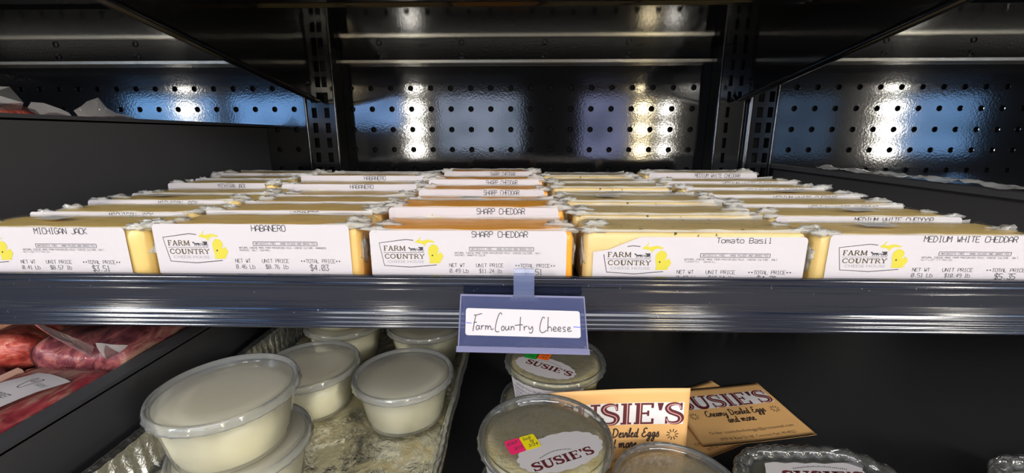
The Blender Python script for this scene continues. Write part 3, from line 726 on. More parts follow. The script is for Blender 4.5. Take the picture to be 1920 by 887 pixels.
# ------------------------------------------------------------------ foil pan
PXL, PXR, PYF, PYB, PZ = -.4135, -.0765, .14, .752, -.308
pan = thing('foil_pan', 'crinkled aluminium foil pan holding the white pudding cups', 'pan', ((PXL + PXR) / 2, PYF, LZ))
pcx = (PXL + PXR) / 2
def perim(off, n=520, rc=.035):
    """points of the rounded rectangle, inset by off, with arc position"""
    x0, x1, y0, y1 = PXL + off, PXR - off, PYF + off, PYB - off; r = max(.004, rc - off)
    segs = []
    for (cx, cy, a) in ((x1 - r, y0 + r, -90), (x1 - r, y1 - r, 0), (x0 + r, y1 - r, 90), (x0 + r, y0 + r, 180)):
        segs += [(cx + r * math.cos(R(a + 90 * k / 10)), cy + r * math.sin(R(a + 90 * k / 10))) for k in range(11)]
    segs.append(segs[0]); L = [0]
    for i in range(1, len(segs)): L.append(L[-1] + math.dist(segs[i], segs[i - 1]))
    out = []; j = 0
    for i in range(n):
        s = L[-1] * i / n
        while L[j + 1] < s: j += 1
        t = (s - L[j]) / max(1e-9, L[j + 1] - L[j]); out.append((segs[j][0] + (segs[j + 1][0] - segs[j][0]) * t, segs[j][1] + (segs[j + 1][1] - segs[j][1]) * t, i))
    return out
def pan_strip(prof, name, mat, flute):
    n = 520; mb = MB(); v = []; K = len(prof)
    P = {}
    for off, z in prof: P[off] = perim(max(0, off), n)
    base = perim(0, n)
    for i in range(n):
        for j, (off, z) in enumerate(prof):
            x, y, _ = P[off][i]
            wob = .0025 * nz((x, y, 0), 14, 2) + .0008 * nz((x, y, z), 60, 4)
            fl = flute * math.sin(2 * math.pi * i / 4.0 + 2.2 * nz((x, y, z * 2), 30, 1)) * (1 if 1 < j < K - 1 else .25)
            cx, cy = x - pcx, y - (PYF + PYB) / 2; l = math.hypot(cx, cy)
            nxv = (1 if x > pcx else -1) if abs(cx) / (PXR - pcx) > abs(cy) / ((PYB - PYF) / 2) else 0
            nyv = 0 if nxv else (1 if cy > 0 else -1)
            v.append((x - pcx + nxv * (wob + fl), y - PYF + nyv * (wob + fl), z - LZ + .0012 * nz((x, y, 3), 25, 8) * (1 if j < 4 else .2)))
    mb.add(v, [(i * K + j, ((i + 1) % n) * K + j, ((i + 1) % n) * K + j + 1, i * K + j + 1) for i in range(n) for j in range(K - 1)], 0, True)
    return mb.build(name, mat, pan)
pan_strip([(.0001, PZ - .004), (-.0, PZ - .001), (.0012, PZ + .0012), (.0032, PZ + .0014), (.0048, PZ - .0004), (.0085, PZ - .0018)], 'rolled_rim', M['foil'], .0005)
pan_strip([(.0085, PZ - .0018), (.0095, PZ - .006), (.0105, PZ - .014), (.0125, PZ - .024), (.0145, PZ - .034), (.017, LZ + .0022), (.024, LZ + .0012)], 'fluted_wall', M['foil'], .0026)
m = MB(); nx_, ny_ = 60, 110; v = []
for i in range(nx_ + 1):
    for j in range(ny_ + 1):
        x = PXL + .022 + (PXR - PXL - .044) * i / nx_; y = PYF + .022 + (PYB - PYF - .044) * j / ny_
        v.append((x - pcx, y - PYF, .0012 + .0012 * abs(nz((x, y, 0), 45, 3)) + .0009 * math.sin(x * 420) * math.sin(y * 420) * .5))
m.add(v, [(i * (ny_ + 1) + j, (i + 1) * (ny_ + 1) + j, (i + 1) * (ny_ + 1) + j + 1, i * (ny_ + 1) + j + 1) for i in range(nx_) for j in range(ny_)], 0, True)
m.build('pan_bottom', M['foilwet'], pan)['label'] = 'wet crinkled pan bottom with milky and brown spills'

# ------------------------------------------------------------------ round tubs with lids
def tub_parts(Rd, H, body, lid, rim, content, fill, ribs, tp=.80):
    rb, rt = Rd * tp, Rd * .925
    z_ = lambda t: H * t
    out = []
    m = MB(); m.lathe([(.0005, .0035), (rb * .9, .0035), (rb * .96, .001), (rb, .0015), (rb + .0012, .004), (rb + (rt - rb) * .5, z_(.45)), (rt, z_(.86)), (rt + .001, z_(.9))], seg=80)
    out.append(('tub_body', m, body))
    m = MB(); rc = lambda t: rb + (rt - rb) * t - .0012
    prof = [(.0005, .0042), (rb - .002, .0042), (rc(.0), .0062)] + [(rc(t), z_(t)) for t in (.2, .4)] + [(rc(fill), z_(fill)), (rc(fill) - .004, z_(fill) + .0006), (rc(fill) * .5, z_(fill) + .0002), (.0005, z_(fill))]
    m.lathe(prof, seg=64); out.append(('contents', m, content))
    m = MB()
    rf = (lambda a, r, z: .0008 * max(0, math.sin(a * 30)) ** 6 if (r > Rd * .97 and z < z_(.94)) else 0) if ribs else None
    m.lathe([(Rd * .955, z_(.845)), (Rd * .985, z_(.85)), (Rd, z_(.87)), (Rd * .998, z_(.90)), (Rd * .985, z_(.965)), (Rd * .97, z_(.995)), (Rd * .945, z_(1.0)), (Rd * .925, z_(.985)), (Rd * .91, z_(.93)), (Rd * .89, z_(.925))], seg=120, mat=0, fn=rf)
    m.lathe([(Rd * .89, z_(.925)), (Rd * .87, z_(.945)), (Rd * .6, z_(.945)), (Rd * .25, z_(.943)), (.0005, z_(.942))], seg=96, mat=1)
    out.append(('lid', m, [rim, lid])); return out
def make_tub(name, label, cat, loc, group, parts, rz=0):
    t = thing(name, label, cat, loc, rz, group)
    for n, mb, mt in parts: mb.build(n, mt, t)
    return t
PR, PH = .0625, .061
pz = LZ + .0032
pud = tub_parts(PR, PH, M['frost'], M['frostlid'], M['frostrim'], M['cream'], .76, True, .755)
G = 'pudding tubs in the foil pan'
t0 = make_tub('pudding_tub', 'white pudding tub directly under the large front tub, only its rim showing', 'tub', (-.2720, .3540, pz), G, pud)
for lab, loc, rz in [('large white pudding tub nearest the front, standing on another tub in the foil pan', (-.2750, .3490, pz + PH + .0005), .2),
                ('white pudding tub at the pan right side, lid in full view', (-.1480, .4805, pz), 1.2),
                ('white pudding tub partly behind the front stack, below the shelf edge', (-.2765, .4995, pz), 2.2),
                ('white pudding tub supporting the tub cut off by the price channel', (-.284, .6335, pz), .7),
                ('white pudding tub with only its base visible under the price channel', (-.284, .6335, pz + PH + .0005), .9),
                ('white pudding tub at the back right, only its lid edge visible below the price channel', (-.151, .627, pz), 3)]:
    c = copy_tree(t0); c.location = loc; c.rotation_euler = (0, 0, rz); c['label'] = lab
# brown juice puddle rings stay in the pan-bottom material

SR, SH = .0580, .052
sus = tub_parts(SR, SH, M['clear'], M['clearlid'], M['clearrim'], M['salad'], .84, True)
G = 'clear deli tubs of egg salad'
def stub(label, x, y, k): return make_tub('deli_tub', label, 'tub', (x, y, LZ + k * (SH + .0004)), G, sus)
s1b = stub('clear deli tub underneath the tub with pink and yellow stickers', .0200, .3195, 0)
s1 = stub('clear deli tub of egg salad with pink and yellow stickers on its lid', .0205, .3185, 1)
s2b = stub('clear deli tub underneath the tub with green and orange stickers', .033, .4465, 0)
s2 = stub('clear deli tub with green and orange stickers on its lid, behind the tan card', .0385, .4475, 1)
s3 = stub('clear deli tub standing low in front of the tan card, lid reflecting it', .1385, .3185, 0)
LZT = SH * .945 + .0004
def lid_label(parent, pts, c0, c1, h, name='lid_label'):
    """paper label on the lid; SUSIE'S runs from c0 to c1 (baseline), h tall"""
    mb = MB(); f0 = lambda x, y, l: (x, y, LZT + l * .00012)
    flat(mb, pts, f0, 0, 0)
    ex = Vector((c1[0] - c0[0], c1[1] - c0[1])); L = ex.length; ex.normalize(); ey = Vector((-ex.y, ex.x))
    fn = lambda x, y, l: (c0[0] + ex.x * x + ey.x * y, c0[1] + ex.y * x + ey.y * y, LZT + l * .00012)
    serif_text(mb, "SUSIE'S", 0, L, 0, h, fn, 1)
    n = 26
    for i in range(n):       # tiny arched line of small print above the name
        t = i / (n - 1); x = L * (.18 + .52 * t); y = h * 1.28 + .003 * math.sin(math.pi * t)
        ribbon(mb, [(x, y), (x + L * .012, y + (.0007 if i % 3 else .0011))], .0005, fn, 2)
    return mb.build(name, [M['labelwhite'], M['maroon'], M['pencil']], parent)
def scallop(c, rx, ry, n, amp, rot):
    return [(c[0] + (rx * (1 + amp * abs(math.sin(n * t))) * math.cos(t)) * math.cos(rot) - (ry * (1 + amp * abs(math.sin(n * t))) * math.sin(t)) * math.sin(rot),
             c[1] + (rx * (1 + amp * abs(math.sin(n * t))) * math.cos(t)) * math.sin(rot) + (ry * (1 + amp * abs(math.sin(n * t))) * math.sin(t)) * math.cos(rot)) for t in [2 * math.pi * k / 90 for k in range(90)]]
def lid_sticker(parent, c, w, h, rot, mat, lines, name, lift=3):
    mb = MB(); ca, sa = math.cos(rot), math.sin(rot)
    fn = lambda x, y, l: (c[0] + x * ca - y * sa, c[1] + x * sa + y * ca, LZT + (lift + l) * .00012)
    r = .0016; pts = []
    for sx, sy, a0 in ((1, 1, 0), (-1, 1, 90), (-1, -1, 180), (1, -1, 270)):
        pts += [(sx * (w / 2 - r) + r * math.cos(R(a0 + k * 30)), sy * (h / 2 - r) + r * math.sin(R(a0 + k * 30))) for k in range(4)]
    flat(mb, pts, fn, 0, 0)
    for i, (st, x0, x1, y) in enumerate(lines): text_fit(mb, st, x0 * w / 2, x1 * w / 2, y * h / 2, h * .22, fn, 1, 1, .2)
    return mb.build(name, [mat, M['ink']], parent)
# measured on the lid plane, relative to the tub axis
lid_label(s1, scallop((.012, -.0195), .0365, .0195, 9, .05, .42), (-.0098, -.0425), (.0390, -.0215), .0085)['label'] = "white lid label reading SUSIE'S"
lid_sticker(s1, (-.0255, -.0155), .0135, .0165, .42, M['pink'], [('EXP', -.75, .55, .25), ('3/15', -.3, .75, -.55)], 'pink_sticker')
lid_sticker(s1, (-.0130, -.0100), .0135, .0165, .42, M['lemon'], [('Sell', -.7, .3, .35), ('by', 0, .5, -.1), ('3/24', -.5, .75, -.7)], 'yellow_sticker')
lid_label(s2, scallop((-.0125, -.0190), .0345, .0185, 9, .05, -.50), (-.0345, -.0105), (.0130, -.0375), .0095)['label'] = "white lid label reading SUSIE'S"
lid_sticker(s2, (-.0265, .0060), .0150, .0150, -.35, M['green'], [('EXP', -.5, .5, -.4)], 'green_sticker')
lid_sticker(s2, (-.0125, .0040), .0150, .0150, -.35, M['orange'], [('Sell', -.6, .6, .25), ('4/1', -.3, .5, -.5)], 'orange_sticker')
def side_label(parent, a0, a1, lines):
    mb = MB(); rb, rt = SR * .80, SR * .925
    def fn(u, w_, l):   # u 0..1 along the arc, w_ 0..1 height
        a = a0 + (a1 - a0) * u; z = SH * (.10 + .72 * w_); r = rb + (rt - rb) * min(1, (.10 + .72 * w_) / .86) + .0009 + l * .0001
        return (r * math.cos(a), r * math.sin(a), z)
    n = 24
    mb.add([fn(i / n, j, 0) for i in range(n + 1) for j in (0, 1)], [(2 * i, 2 * i + 2, 2 * i + 3, 2 * i + 1) for i in range(n)], 0, True)
    for (st, x0, x1, y, h) in lines: text_fit(mb, st, x0, x1, y, h, fn, 1)
    return mb.build('side_label', [M['paper'], M['ink']], parent)
LINES = [("DEVILED EGG SALAD", .12, .5, .80, .09), ("INGREDIENTS: EGGS, MAYONNAISE,", .06, .66, .66, .07), ("MUSTARD, SALT, PEPPER, PAPRIKA", .06, .66, .54, .07), ("CONTAINS: EGGS, SOY, MILK", .06, .58, .42, .07), ("KEEP REFRIGERATED", .06, .45, .30, .07)]
side_label(s2, R(203), R(300), LINES); side_label(s1, R(200), R(285), LINES)

# ------------------------------------------------------------------ tan cards
def card_print(mb, fn, Wc, Hc):
    X = lambda x: x * Wc; Yy = lambda y: (1 - y) * Hc
    n = 24; v = []
    for i in range(n + 1):
        for j in range(9): v.append(fn(X(.035 + .93 * i / n), Yy(.40 - .245 * j / 8), 1))
    mb.add(v, [(i * 9 + j, (i + 1) * 9 + j, (i + 1) * 9 + j + 1, i * 9 + j + 1) for i in range(n) for j in range(8)], 1)
    f2 = lambda x, y, l: fn(x, y, l + 2)
    serif_text(mb, "SUSIE'S", X(.045), X(.955), Yy(.395), Hc * .235, f2, 2, 3)
    script_text(mb, 'Creamy Deviled Eggs', X(.22), X(.80), Yy(.545), Hc * .052, fn, 4, .34)
    script_text(mb, 'and more', X(.38), X(.64), Yy(.665), Hc * .052, fn, 4, .34)
    for cx in (.115, .895):
        for k in range(10):
            a = 2 * math.pi * k / 10 + .15; c, s = math.cos(a), math.sin(a)
            ribbon(mb, [(X(cx) + .0028 * c, Yy(.52) + .0028 * s), (X(cx) + .0064 * c, Yy(.52) + .0064 * s)], .0010, fn, 4)
    text_fit(mb, 'Order: susiesdeviledeggs@protonmail.com', X(.13), X(.90), Yy(.83), Hc * .042, fn, 4)
    text_fit(mb, '3979 W River Dr NE, Comstock Park, MI 49321', X(.18), X(.86), Yy(.935), Hc * .042, fn, 4)
def card(label, tl, ex, ey, Wc, Hc, bend, normal):
    """tl corner, unit vectors along and down the card; bend lifts the surface along its normal"""
    base = Vector(tl); ex = Vector(ex).normalized(); ey = Vector(ey).normalized(); nv = Vector(normal)
    def fn(x, y, l): return base + ex * x + ey * (Hc - y) + nv * (bend(x / Wc, y / Hc) + .0003 + l * .00010)
    mb = MB(); nx, ny = 24, 16; v = []
    for s in (0, 1):
        for i in range(nx + 1):
            for j in range(ny + 1):
                p = fn(Wc * i / nx, Hc * j / ny, 0); v.append(p - nv * (.0004 * s))
    N = (nx + 1) * (ny + 1); idx = lambda i, j, s: s * N + i * (ny + 1) + j
    f = []
    for i in range(nx):
        for j in range(ny):
            f.append((idx(i, j, 0), idx(i + 1, j, 0), idx(i + 1, j + 1, 0), idx(i, j + 1, 0))); f.append((idx(i, j, 1), idx(i, j + 1, 1), idx(i + 1, j + 1, 1), idx(i + 1, j, 1)))
    for i in range(nx):
        for j in (0, ny): f.append((idx(i, j, 0), idx(i + 1, j, 0), idx(i + 1, j, 1), idx(i, j, 1)))
    for j in range(ny):
        for i in (0, nx): f.append((idx(i, j, 0), idx(i, j + 1, 0), idx(i, j + 1, 1), idx(i, j, 1)))
    mb.add(v, f, 0, True)
    card_print(mb, fn, Wc, Hc)
    o = mb.build('business_card', [M['card'], M['cardwhite'], M['maroon'], M['maroonlight'], M['cardink']])
    return tag(o, label, 'card', "tan SUSIE'S cards")
card("tan SUSIE'S card standing upright behind the clear tubs", (.0290, .3815, -.2505), (.1440, .0085, .0025), (.0006, -.004, -.1), .1425, .1005, lambda x, y: -.0026 * math.sin(math.pi * x), (0, -1, 0))
ztop = LZ + .0012
card("tan SUSIE'S card lying flat on top, address fully readable", (.1975, .5360, ztop + .0022), (.1430, .0245, 0), (.0115, -.1115, 0), .145, .112, lambda x, y: .0045 * (x - .5) ** 2 + .003 * max(0, .3 - y), (0, 0, 1))
card("tan SUSIE'S card lying underneath, only its upper corner and edge showing", (.1467, .5066, ztop), (.906, .423, 0), (.423, -.906, 0), .145, .112, lambda x, y: .001 * y, (0, 0, 1))

# ------------------------------------------------------------------ scalloped clamshells
def rr(cx, cy, hx, hy, r, n):
    segs = []
    for sx, sy, a in ((1, -1, -90), (1, 1, 0), (-1, 1, 90), (-1, -1, 180)):
        segs += [(cx + sx * (hx - r) + r * math.cos(R(a + 90 * k / 12)), cy + sy * (hy - r) + r * math.sin(R(a + 90 * k / 12))) for k in range(13)]
    segs.append(segs[0]); L = [0]
    for i in range(1, len(segs)): L.append(L[-1] + math.dist(segs[i], segs[i - 1]))
    out = []; j = 0
    for i in range(n):
        s = L[-1] * i / n
        while L[j + 1] < s: j += 1
        t = (s - L[j]) / max(1e-9, L[j + 1] - L[j]); out.append((segs[j][0] + (segs[j + 1][0] - segs[j][0]) * t, segs[j][1] + (segs[j + 1][1] - segs[j][1]) * t))
    return out
def clamshell(label, loc, hx, hy, r, lobes, with_label):
    t = thing('clamshell_box', label, 'container', loc, 0, 'scalloped clear clamshells')
    zr = .040; n = lobes * 14
    P = rr(0, 0, hx - .007, hy - .007, r, n); mb = MB(); v = []; k = 16
    for i in range(n):
        a = P[(i + 1) % n]; b = P[i - 1]; d = Vector((a[0] - b[0], a[1] - b[1], 0)).normalized(); o = Vector((d.y, -d.x, 0))
        for j in range(k):
            th = 2 * math.pi * j / k
            ph = math.pi * i / 14 + th * .5
            rad = .0052 + .0024 * abs(math.sin(ph))
            v.append(Vector((P[i][0], P[i][1], zr)) + o * rad * math.cos(th) + Vector((0, 0, 1)) * rad * math.sin(th))
    mb.add(v, [(i * k + j, ((i + 1) % n) * k + j, ((i + 1) % n) * k + (j + 1) % k, i * k + (j + 1) % k) for i in range(n) for j in range(k)], 0, True)
    mb.build('scalloped_rim', M['rope'], t)
    mb = MB(); n = 120; v = []; lay = [(.016, .006), (.004, .001), (.0, .008), (.0065, .036)]
    for ins, z in [(.030, .0012)] + [(.018, .0012), (.014, .004), (.012, .034)]:
        v += [(x, y, z) for x, y in rr(0, 0, hx - ins, hy - ins, max(.006, r - ins * .5), n)]
    mb.add(v, [(q * n + i, q * n + (i + 1) % n, (q + 1) * n + (i + 1) % n, (q + 1) * n + i) for q in range(3) for i in range(n)] + [tuple(range(n))[::-1]], 0, True)
    mb.build('tray', M['clear'], t)
    mb = MB(); v = []
    for ins, z in [(.012, .042), (.017, .039), (.021, .0385)]: v += [(x, y, z) for x, y in rr(0, 0, hx - ins, hy - ins, max(.006, r - ins * .5), n)]
    mb.add(v, [(q * n + i, q * n + (i + 1) % n, (q + 1) * n + (i + 1) % n, (q + 1) * n + i) for q in range(2) for i in range(n)], 0, True); mb.add(v[2 * n:], [tuple(range(n))], 0)
    mb.build('lid_panel', M['clear'], t)
    if with_label:
        mb = MB(); f0 = lambda x, y, l: (x, y, .0392 + l * .00015)
        top = [(-.038 + .0094 * i, .0595 + (.0012 if i % 2 else -.0002)) for i in range(9)]
        pts = [(-.040, .0585), (-.0425, .052), (-.046, .045), (-.044, -.02), (-.03, -.045), (.03, -.045), (.046, -.02), (.049, .043), (.049, .052), (.055, .058), (.056, .066), (.047, .062)] + top[::-1][1:]
        flat(mb, pts, f0, 0, 0)
        fn = lambda x, y, l: f0(x, y, l)
        serif_text(mb, "SUSIE'S", -.030, .047, .033, .0165, fn, 1)
        n2 = 30
        for i in range(n2):
            q = i / (n2 - 1); x = -.016 + .050 * q; y = .0525 + .0028 * math.sin(math.pi * q)
            ribbon(mb, [(x, y - .0006), (x + .0010, y + (.0006 if i % 3 else .0011))], .0006, fn, 2)
        mb.build('lid_label', [M['labelwhite'], M['maroon'], M['pencil']], t)['label'] = "white lid label reading SUSIE'S"
        # halved eggs inside
        for i, (ex, ey) in enumerate([(-.045, .04), (.0, .045), (.045, .04), (-.045, -.005), (.0, 0), (.045, -.005)]):
            mb = MB(); mb.lathe([(.0195, .012), (.019, .018), (.016, .024), (.008, .027), (.0005, .027)], (ex, ey, 0), 24); mb.lathe([(.0005, .0035), (.012, .004), (.0195, .012)], (ex, ey, 0), 24)
            e = mb.build('deviled_egg', M['cream']); e.location = loc; tag(e, 'deviled egg inside the clear scalloped clamshell', 'egg', 'eggs in the clamshell')
            mb = MB(); mb.lathe([(.0005, .0335), (.006, .032), (.0105, .0272), (.011, .026)], (ex, ey, 0), 20); mb.build('yolk_filling', M['salad'], e)
    return t
clamshell("clear scalloped clamshell with a white SUSIE'S label on its lid", (.2785, .3035, LZ), .0800, .0800, .045, 32, True)
clamshell('clear scalloped clamshell at the lower right corner, mostly out of view', (.5060, .3050, LZ), .0700, .0700, .040, 28, False)

# ------------------------------------------------------------------ shelf tag
tg = thing('shelf_tag', 'blue clear plastic tag with handwritten paper hanging from the price channel', 'price tag', (0, .2585, -.1000))
o0 = Vector((0, .2585, -.1000)); dn = (Vector((0, .2455, -.1326)) - o0); hgt = dn.length; dn.normalize(); nrm = Vector((0, dn.z, -dn.y)).normalized()
if nrm.y > 0: nrm = -nrm
def tf(x, y, l): return Vector((x + y * .03 * (1 if x > 0 else 0), 0, -.012 * x * 1.0)) + dn * y + nrm * l * .0001
xl0, xl1, xr0, xr1 = -.0392, -.0400, .0398, .0408
def quad(mb, a, b, c, d, t, mat):
    """slab between plate corners given as (x, y), t thick to the viewer"""
    P = [tf(x, y, 0) for x, y in (a, b, c, d)]; Q = [p + nrm * t for p in P]
    mb.add(P + Q, [(0, 1, 2, 3), (7, 6, 5, 4), (0, 4, 5, 1), (1, 5, 6, 2), (2, 6, 7, 3), (3, 7, 4, 0)], mat)
m = MB(); quad(m, (xl0, 0), (xr0, 0), (xr1, hgt), (xl1, hgt), .0008, 0); m.build('plate', M['tagblue'], tg)
m = MB()
quad(m, (xl0 - .0002, -.0006), (xr0 + .0002, -.0006), (xr0 + .0002, .0007), (xl0 - .0002, .0007), .0016, 0)
quad(m, (xl0 - .0003, 0), (xl0 + .0006, 0), (xl1 + .0006, hgt), (xl1 - .0003, hgt), .0014, 0)
quad(m, (xr0 - .0006, 0), (xr0 + .0003, 0), (xr1 + .0003, hgt), (xr1 - .0006, hgt), .0014, 0)
m.build('bead_edge', M['tagedge'], tg)['label'] = 'pale moulded edge'
m = MB(); quad(m, (xl1 - .0008, hgt - .0032), (xr1 + .0006, hgt - .0032), (xr1 + .0008, hgt + .0004), (xl1 - .0010, hgt + .0004), .0028, 0); m.build('folded_bottom', M['tagedge'], tg)['label'] = 'lavender folded bottom strip'
# clip: stem rising over the lip and a hook behind it
m = MB(); w_ = .0066; cx_ = .0013
prof = [(0, .0035), (-.0012, -.001), (-.0012, -.004), (-.0004, -.010), (.0012, -.0155), (.0022, -.0178)]
v = []
for y, z in prof:
    f_ = w_ + max(0, z + .0002) * 1.1
    v += [(cx_ - f_, y - .0008, -z), (cx_ + f_, y - .0008, -z), (cx_ - f_, y + .0004, -z), (cx_ + f_, y + .0004, -z)]
n = len(prof); f = []
for i in range(n - 1):
    a, b = 4 * i, 4 * (i + 1); f += [(a, a + 1, b + 1, b), (a + 2, b + 2, b + 3, a + 3), (a, b, b + 2, a + 2), (a + 1, a + 3, b + 3, b + 1)]
f += [(0, 2, 3, 1), (4 * n - 4, 4 * n - 3, 4 * n - 1, 4 * n - 2)]
m.add(v, f, 0, False); m.build('clip', M['tagclip'], tg)
# paper insert with handwriting (coordinates measured over the paper)
m = MB()
IX0, IX1, IY0, IY1 = -.0357, .0366, .0088, .0252
def zf(px, py, l):
    u_ = (px - 148) / (1088 - 148); w2 = (py - 205) / (408 - 205)
    return tf(IX0 + (IX1 - IX0) * u_, IY0 + (IY1 - IY0) * w2, 9 + l)
pts = []
for cx, cy, a0 in ((1068, 225, 0), (168, 218, 90), (168, 388, 180), (1068, 392, 270)):
    pts += [(cx + 20 * math.cos(R(a0 + k * 22.5)), cy - 20 * math.sin(R(a0 + k * 22.5))) for k in range(5)]
flat(m, pts, zf, 0, 0)
pen = [[(232, 255), (222, 300), (210, 376)], [(215, 252), (240, 250), (284, 238)], [(214, 314), (226, 308), (242, 306)],
 [(262, 335), (245, 332), (236, 352), (246, 366), (260, 350), (264, 332), (262, 352), (272, 362)], [(278, 330), (282, 348), (280, 362)], [(280, 348), (290, 334), (304, 332)],
 [(312, 330), (316, 346), (313, 364)], [(314, 346), (325, 332), (334, 342), (335, 363)], [(336, 346), (348, 332), (358, 344), (362, 362), (380, 354)],
 [(447, 246), (440, 230), (425, 240), (408, 285), (396, 340), (396, 368), (410, 378), (428, 374)],
 [(458, 332), (446, 344), (447, 362), (460, 366), (470, 350), (462, 334), (456, 334)], [(480, 332), (480, 356), (490, 364), (503, 350), (507, 331), (507, 352), (512, 363)],
 [(524, 332), (526, 348), (523, 364)], [(525, 346), (538, 333), (548, 342), (550, 362)], [(603, 258), (600, 310), (598, 368)], [(556, 326), (580, 322), (616, 319)],
 [(622, 330), (626, 346), (624, 363)], [(626, 346), (636, 332), (654, 330)], [(664, 330), (664, 348), (676, 352), (690, 332)], [(692, 328), (696, 352), (690, 376), (676, 382), (664, 374)],
 [(798, 266), (786, 256), (772, 276), (758, 318), (754, 356), (768, 376), (790, 372), (810, 356)], [(826, 254), (822, 310), (818, 368)], [(820, 344), (834, 330), (848, 340), (850, 366)],
 [(864, 350), (884, 346), (888, 336), (876, 330), (864, 346), (868, 362), (892, 362)], [(902, 350), (922, 346), (926, 336), (914, 330), (902, 346), (906, 362), (930, 360)],
 [(968, 334), (952, 330), (944, 342), (958, 350), (962, 362), (944, 366)], [(982, 348), (1000, 344), (1004, 334), (992, 330), (982, 346), (988, 362), (1016, 358)]]
for s_ in pen: ribbon(m, catmull(s_, 5), 7.0, zf, 1)
ribbon(m, [(152, 312), (198, 314)], 7, zf, 2); ribbon(m, [(1030, 327), (1086, 330)], 7, zf, 2)
m.build('paper_insert', [M['paper'], M['pencil'], M['blueink']], tg)['label'] = 'white paper reading FarmCountry Cheese'

# ------------------------------------------------------------------ vacuum-packed meat
def flap(mb, base, tip, width, seed, mat=0):
    """thin standing tail of film from base to tip"""
    b = Vector(base); t = Vector(tip); d = t - b; side = d.cross(Vector((.3, 1, .2))).normalized(); n = 14; k = 5; v = []
    for i in range(n + 1):
        s = i / n; w = width * (1 - s) ** .7
        for j in range(k):
            q = j / (k - 1) - .5
            v.append(b + d * s + side * w * q + Vector((0, 1, 0)) * (.006 * math.sin(s * 3 + seed) * s + .25 * w * (q * q)))
    mb.add(v, [(i * k + j, i * k + j + 1, (i + 1) * k + j + 1, (i + 1) * k + j) for i in range(n) for j in range(k - 1)], mat, True)
def pack(label, loc, size, rz, seed, mat, tilt=(0, 0), lab=None, flaps=(), fat=False):
    t = thing('meat_pack', label, 'meat', loc, rz, 'vacuum packs of meat'); w, d, h = size; na = .08 if fat else .26
    t.rotation_euler = (R(tilt[0]), R(tilt[1]), rz)
    def shape(p, n):
        q = Vector(p); e = max(abs(q.x) / (w / 2), abs(q.y - d / 2) / (d / 2))
        q.z += (h * na) * nz((q.x, q.y, 0), 22, seed) * min(1, q.z / h) - h * .18 * max(0, e - .6) / .4 * min(1, q.z / h)
        q.x += .008 * nz((q.x, q.y, 0), 12, seed + 2); q.y += .008 * nz((q.x, q.y, 1), 12, seed + 4)
        return q
    vs, fs = rounded_box(w, d, h, min(h * .42, .014), 22, 24, 4, shape)
    mb = MB(); mb.add(vs, fs, 0, True); mb.build('cut_of_meat', M[mat], t)
    vs, fs = rounded_box(w, d, h, min(h * .42, .014), 56, 64, 5, lambda p, n: shape(p, n) + n * (.0011 + .0055 * max(0, .30 - abs(nz((p.x, p.y * .6, p.z), 34, seed))) ** 1.5 + .0016 * abs(nz((p.x, p.y, p.z), 120, seed))))
    mb = MB(); mb.add(vs, fs, 0, True); mb.build('vacuum_film', M['meatfilm'], t)
    if fat:
        mb = MB(); mb.tube([(-w / 2 + .004 + .004 * nz((0, i * .02, 0), 8, seed), d * (.06 + .88 * i / 12), h * .80) for i in range(13)], .007, 8); mb.build('fat_strip', M['fat'], t)
    for (b, tp, wd) in flaps:
        mb = MB(); flap(mb, b, tp, wd, seed); mb.build('film_tail', M['filmfin'], t)
    if lab:
        lx, ly, lw, ll, rot, big = lab; ca, sa = math.cos(rot), math.sin(rot); mb = MB()
        zt = lambda x, y: h * 1.0 + .0045 + h * na * nz((x, y, 0), 22, seed) - h * .18 * max(0, max(abs(x) / (w / 2), abs(y - d / 2) / (d / 2)) - .6) / .4
        def fn(a, b, l): x = lx + a * ca - b * sa; y = ly + a * sa + b * ca; return (x, y, zt(x, y) + l * .00015)
        n = 8; mb.add([fn(lw * (i / n - .5), ll * (j / n - .5), 0) for i in range(n + 1) for j in range(n + 1)], [(i * (n + 1) + j, (i + 1) * (n + 1) + j, (i + 1) * (n + 1) + j + 1, i * (n + 1) + j + 1) for i in range(n) for j in range(n)], 0, True)
        if big:
            # small cow-head outline mark, product line and price rows
            ribbon(mb, catmull([(-lw * .12, ll * .38), (-lw * .05, ll * .40), (-lw * .02, ll * .34), (lw * .04, ll * .34), (lw * .07, ll * .40), (lw * .14, ll * .38), (lw * .10, ll * .32), (lw * .06, ll * .24), (-lw * .04, ll * .24), (-lw * .08, ll * .32), (-lw * .12, ll * .38)], 3), .0008, fn, 1)
            text_fit(mb, 'FARMS', lw * .16, lw * .42, ll * .30, ll * .05, fn, 2)
            text_fit(mb, 'BRISKET', -lw * .16, lw * .22, ll * .08, ll * .06, fn, 1)
            for yy in (-.18, -.28, -.38): text_fit(mb, 'NET WT   PRICE/LB   TOTAL', -lw * .42, lw * .40, ll * yy, ll * .035, fn, 2)
        else:
            for q in range(5): ribbon(mb, [(-lw * .38, ll * (-.3 + .14 * q)), (lw * .36, ll * (-.3 + .14 * q))], .001, fn, 2)
        mb.build('pack_label', [M['paper'], M['ink'], M['inkgrey']], t)
    return t
mz = LZ
pack('bottom vacuum pack of red meat under the front brisket beside the divider', (-.549, .20, mz + .0015), (.14, .26, .044), 0, 2.2, 'meat_red')
pack('bottom vacuum pack of dark meat under the pile, behind the front pack', (-.555, .49, mz + .0015), (.145, .22, .046), 0, 5.2, 'meat_dark')
pack('bottom vacuum pack of brown meat at the far left under the pile', (-.715, .33, mz + .0015), (.15, .36, .046), 0, 6.4, 'meat_dark')
pack('long red marbled vacuum pack with a white printed label, nearest the front', (-.5285, .19, mz + .056), (.110, .255, .036), 0, 3.1, 'meat_red', (0, 0), (-.002, .170, .058, .105, -.30, True), (), True)
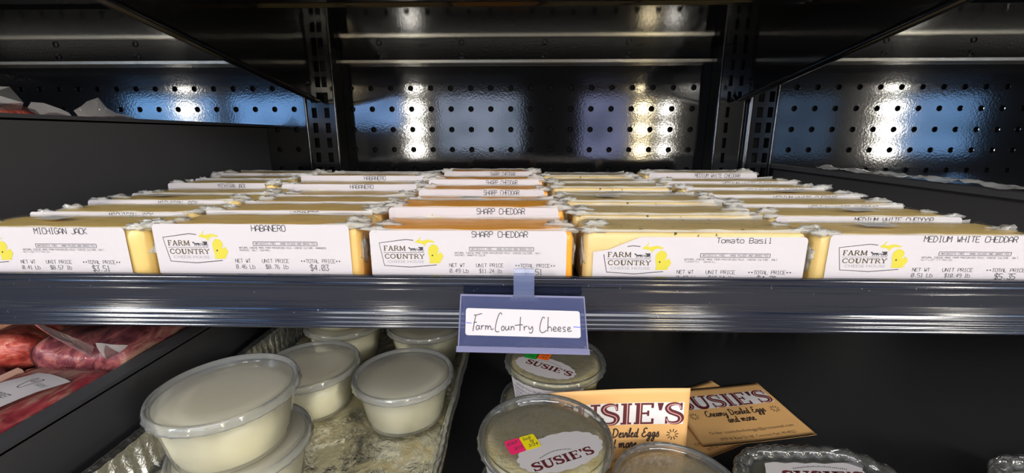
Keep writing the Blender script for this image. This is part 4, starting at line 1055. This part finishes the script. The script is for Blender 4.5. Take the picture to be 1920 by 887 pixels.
pack('dark purple vacuum-packed meat with a grey label, beside the divider', (-.5445, .462, mz + .057), (.130, .230, .046), 0, 9.4, 'meat_dark', (4, 0), (.026, .098, .052, .046, -.1, False), (((.030, -.006, .040), (-.038, -.004, .092), .034), ((.045, -.010, .046), (.072, .0, .050), .026)))
pack('bright red vacuum-packed cut in the middle of the pile', (-.664, .470, mz + .060), (.085, .070, .044), .05, 7.7, 'meat_bone')
pack('pinkish vacuum pack at the left edge beside the front brisket', (-.655, .325, mz + .060), (.105, .125, .034), .04, 1.7, 'meat_dark')
pack('pale brown vacuum-packed cut at the top left below the price channel', (-.725, .566, mz + .060), (.19, .11, .060), .04, 4.4, 'meat_pale', (0, 0), None, (((.02, .0, .055), (.060, .01, .094), .030),))
# meat bags on the upper shelf behind the tall divider
def bag(label, loc, size, seed, fins):
    t = thing('meat_bag', label, 'meat', loc, 0, 'bagged meat behind the tall divider'); w, d, h = size
    vs, fs = rounded_box(w, d, h, .02, 12, 16, 8, lambda p, n: Vector(p) + n * (.006 * nz(p, 25, seed) - .003))
    mb = MB(); mb.add(vs, fs, 0, True); mb.build('cut_of_meat', M['meat_bone'], t)
    vs, fs = rounded_box(w, d, h, .02, 24, 26, 10, lambda p, n: Vector(p) + n * (.001 + .004 * abs(nz(p, 45, seed))))
    mb = MB(); mb.add(vs, fs, 0, True); mb.build('vacuum_film', M['meatfilm'], t)
    mb = MB()
    for pts in fins:
        n = len(pts); v = []
        for (y, z) in pts:
            v += [(.004 * nz((y, z, 0), 40, seed), y, h - .012), (.006 * nz((y, z, 0), 50, seed) + .004, y + .004, (h - .012 + z) / 2), (.010 * nz((y, z, 1), 40, seed), y, z)]
        mb.add(v, [(3 * i + q, 3 * i + 3 + q, 3 * i + 4 + q, 3 * i + 1 + q) for i in range(n - 1) for q in (0, 1)], 0, False)
    mb.build('film_edge', M['filmfin'], t); return t
H0 = -DZ
bag('bagged meat with a pointed film tail, nearest behind the tall divider', (-.535, .300, DZ), (.075, .158, .136), 2.0, [[(.0, H0 + .05), (.04, H0 + .052), (.08, H0 + .050), (.125, H0 + .0485), (.157, H0 + .0505), (.128, H0 + .044), (.11, H0 + .03)]])
bag('pinkish bagged meat with low film edge, between two other bags behind the divider', (-.535, .464, DZ), (.07, .046, .128), 5.5, [[(.000, H0 + .030), (.009, H0 + .0365), (.022, H0 + .0365), (.034, H0 + .031), (.044, H0 + .027)]])
bag('bagged meat with a peaked film edge, rearmost behind the tall divider', (-.535, .516, DZ), (.07, .080, .128), 8.5, [[(.0, H0 + .030), (.010, H0 + .036), (.020, H0 + .042), (.032, H0 + .0475), (.044, H0 + .036), (.058, H0 + .030), (.078, H0 + .027)]])
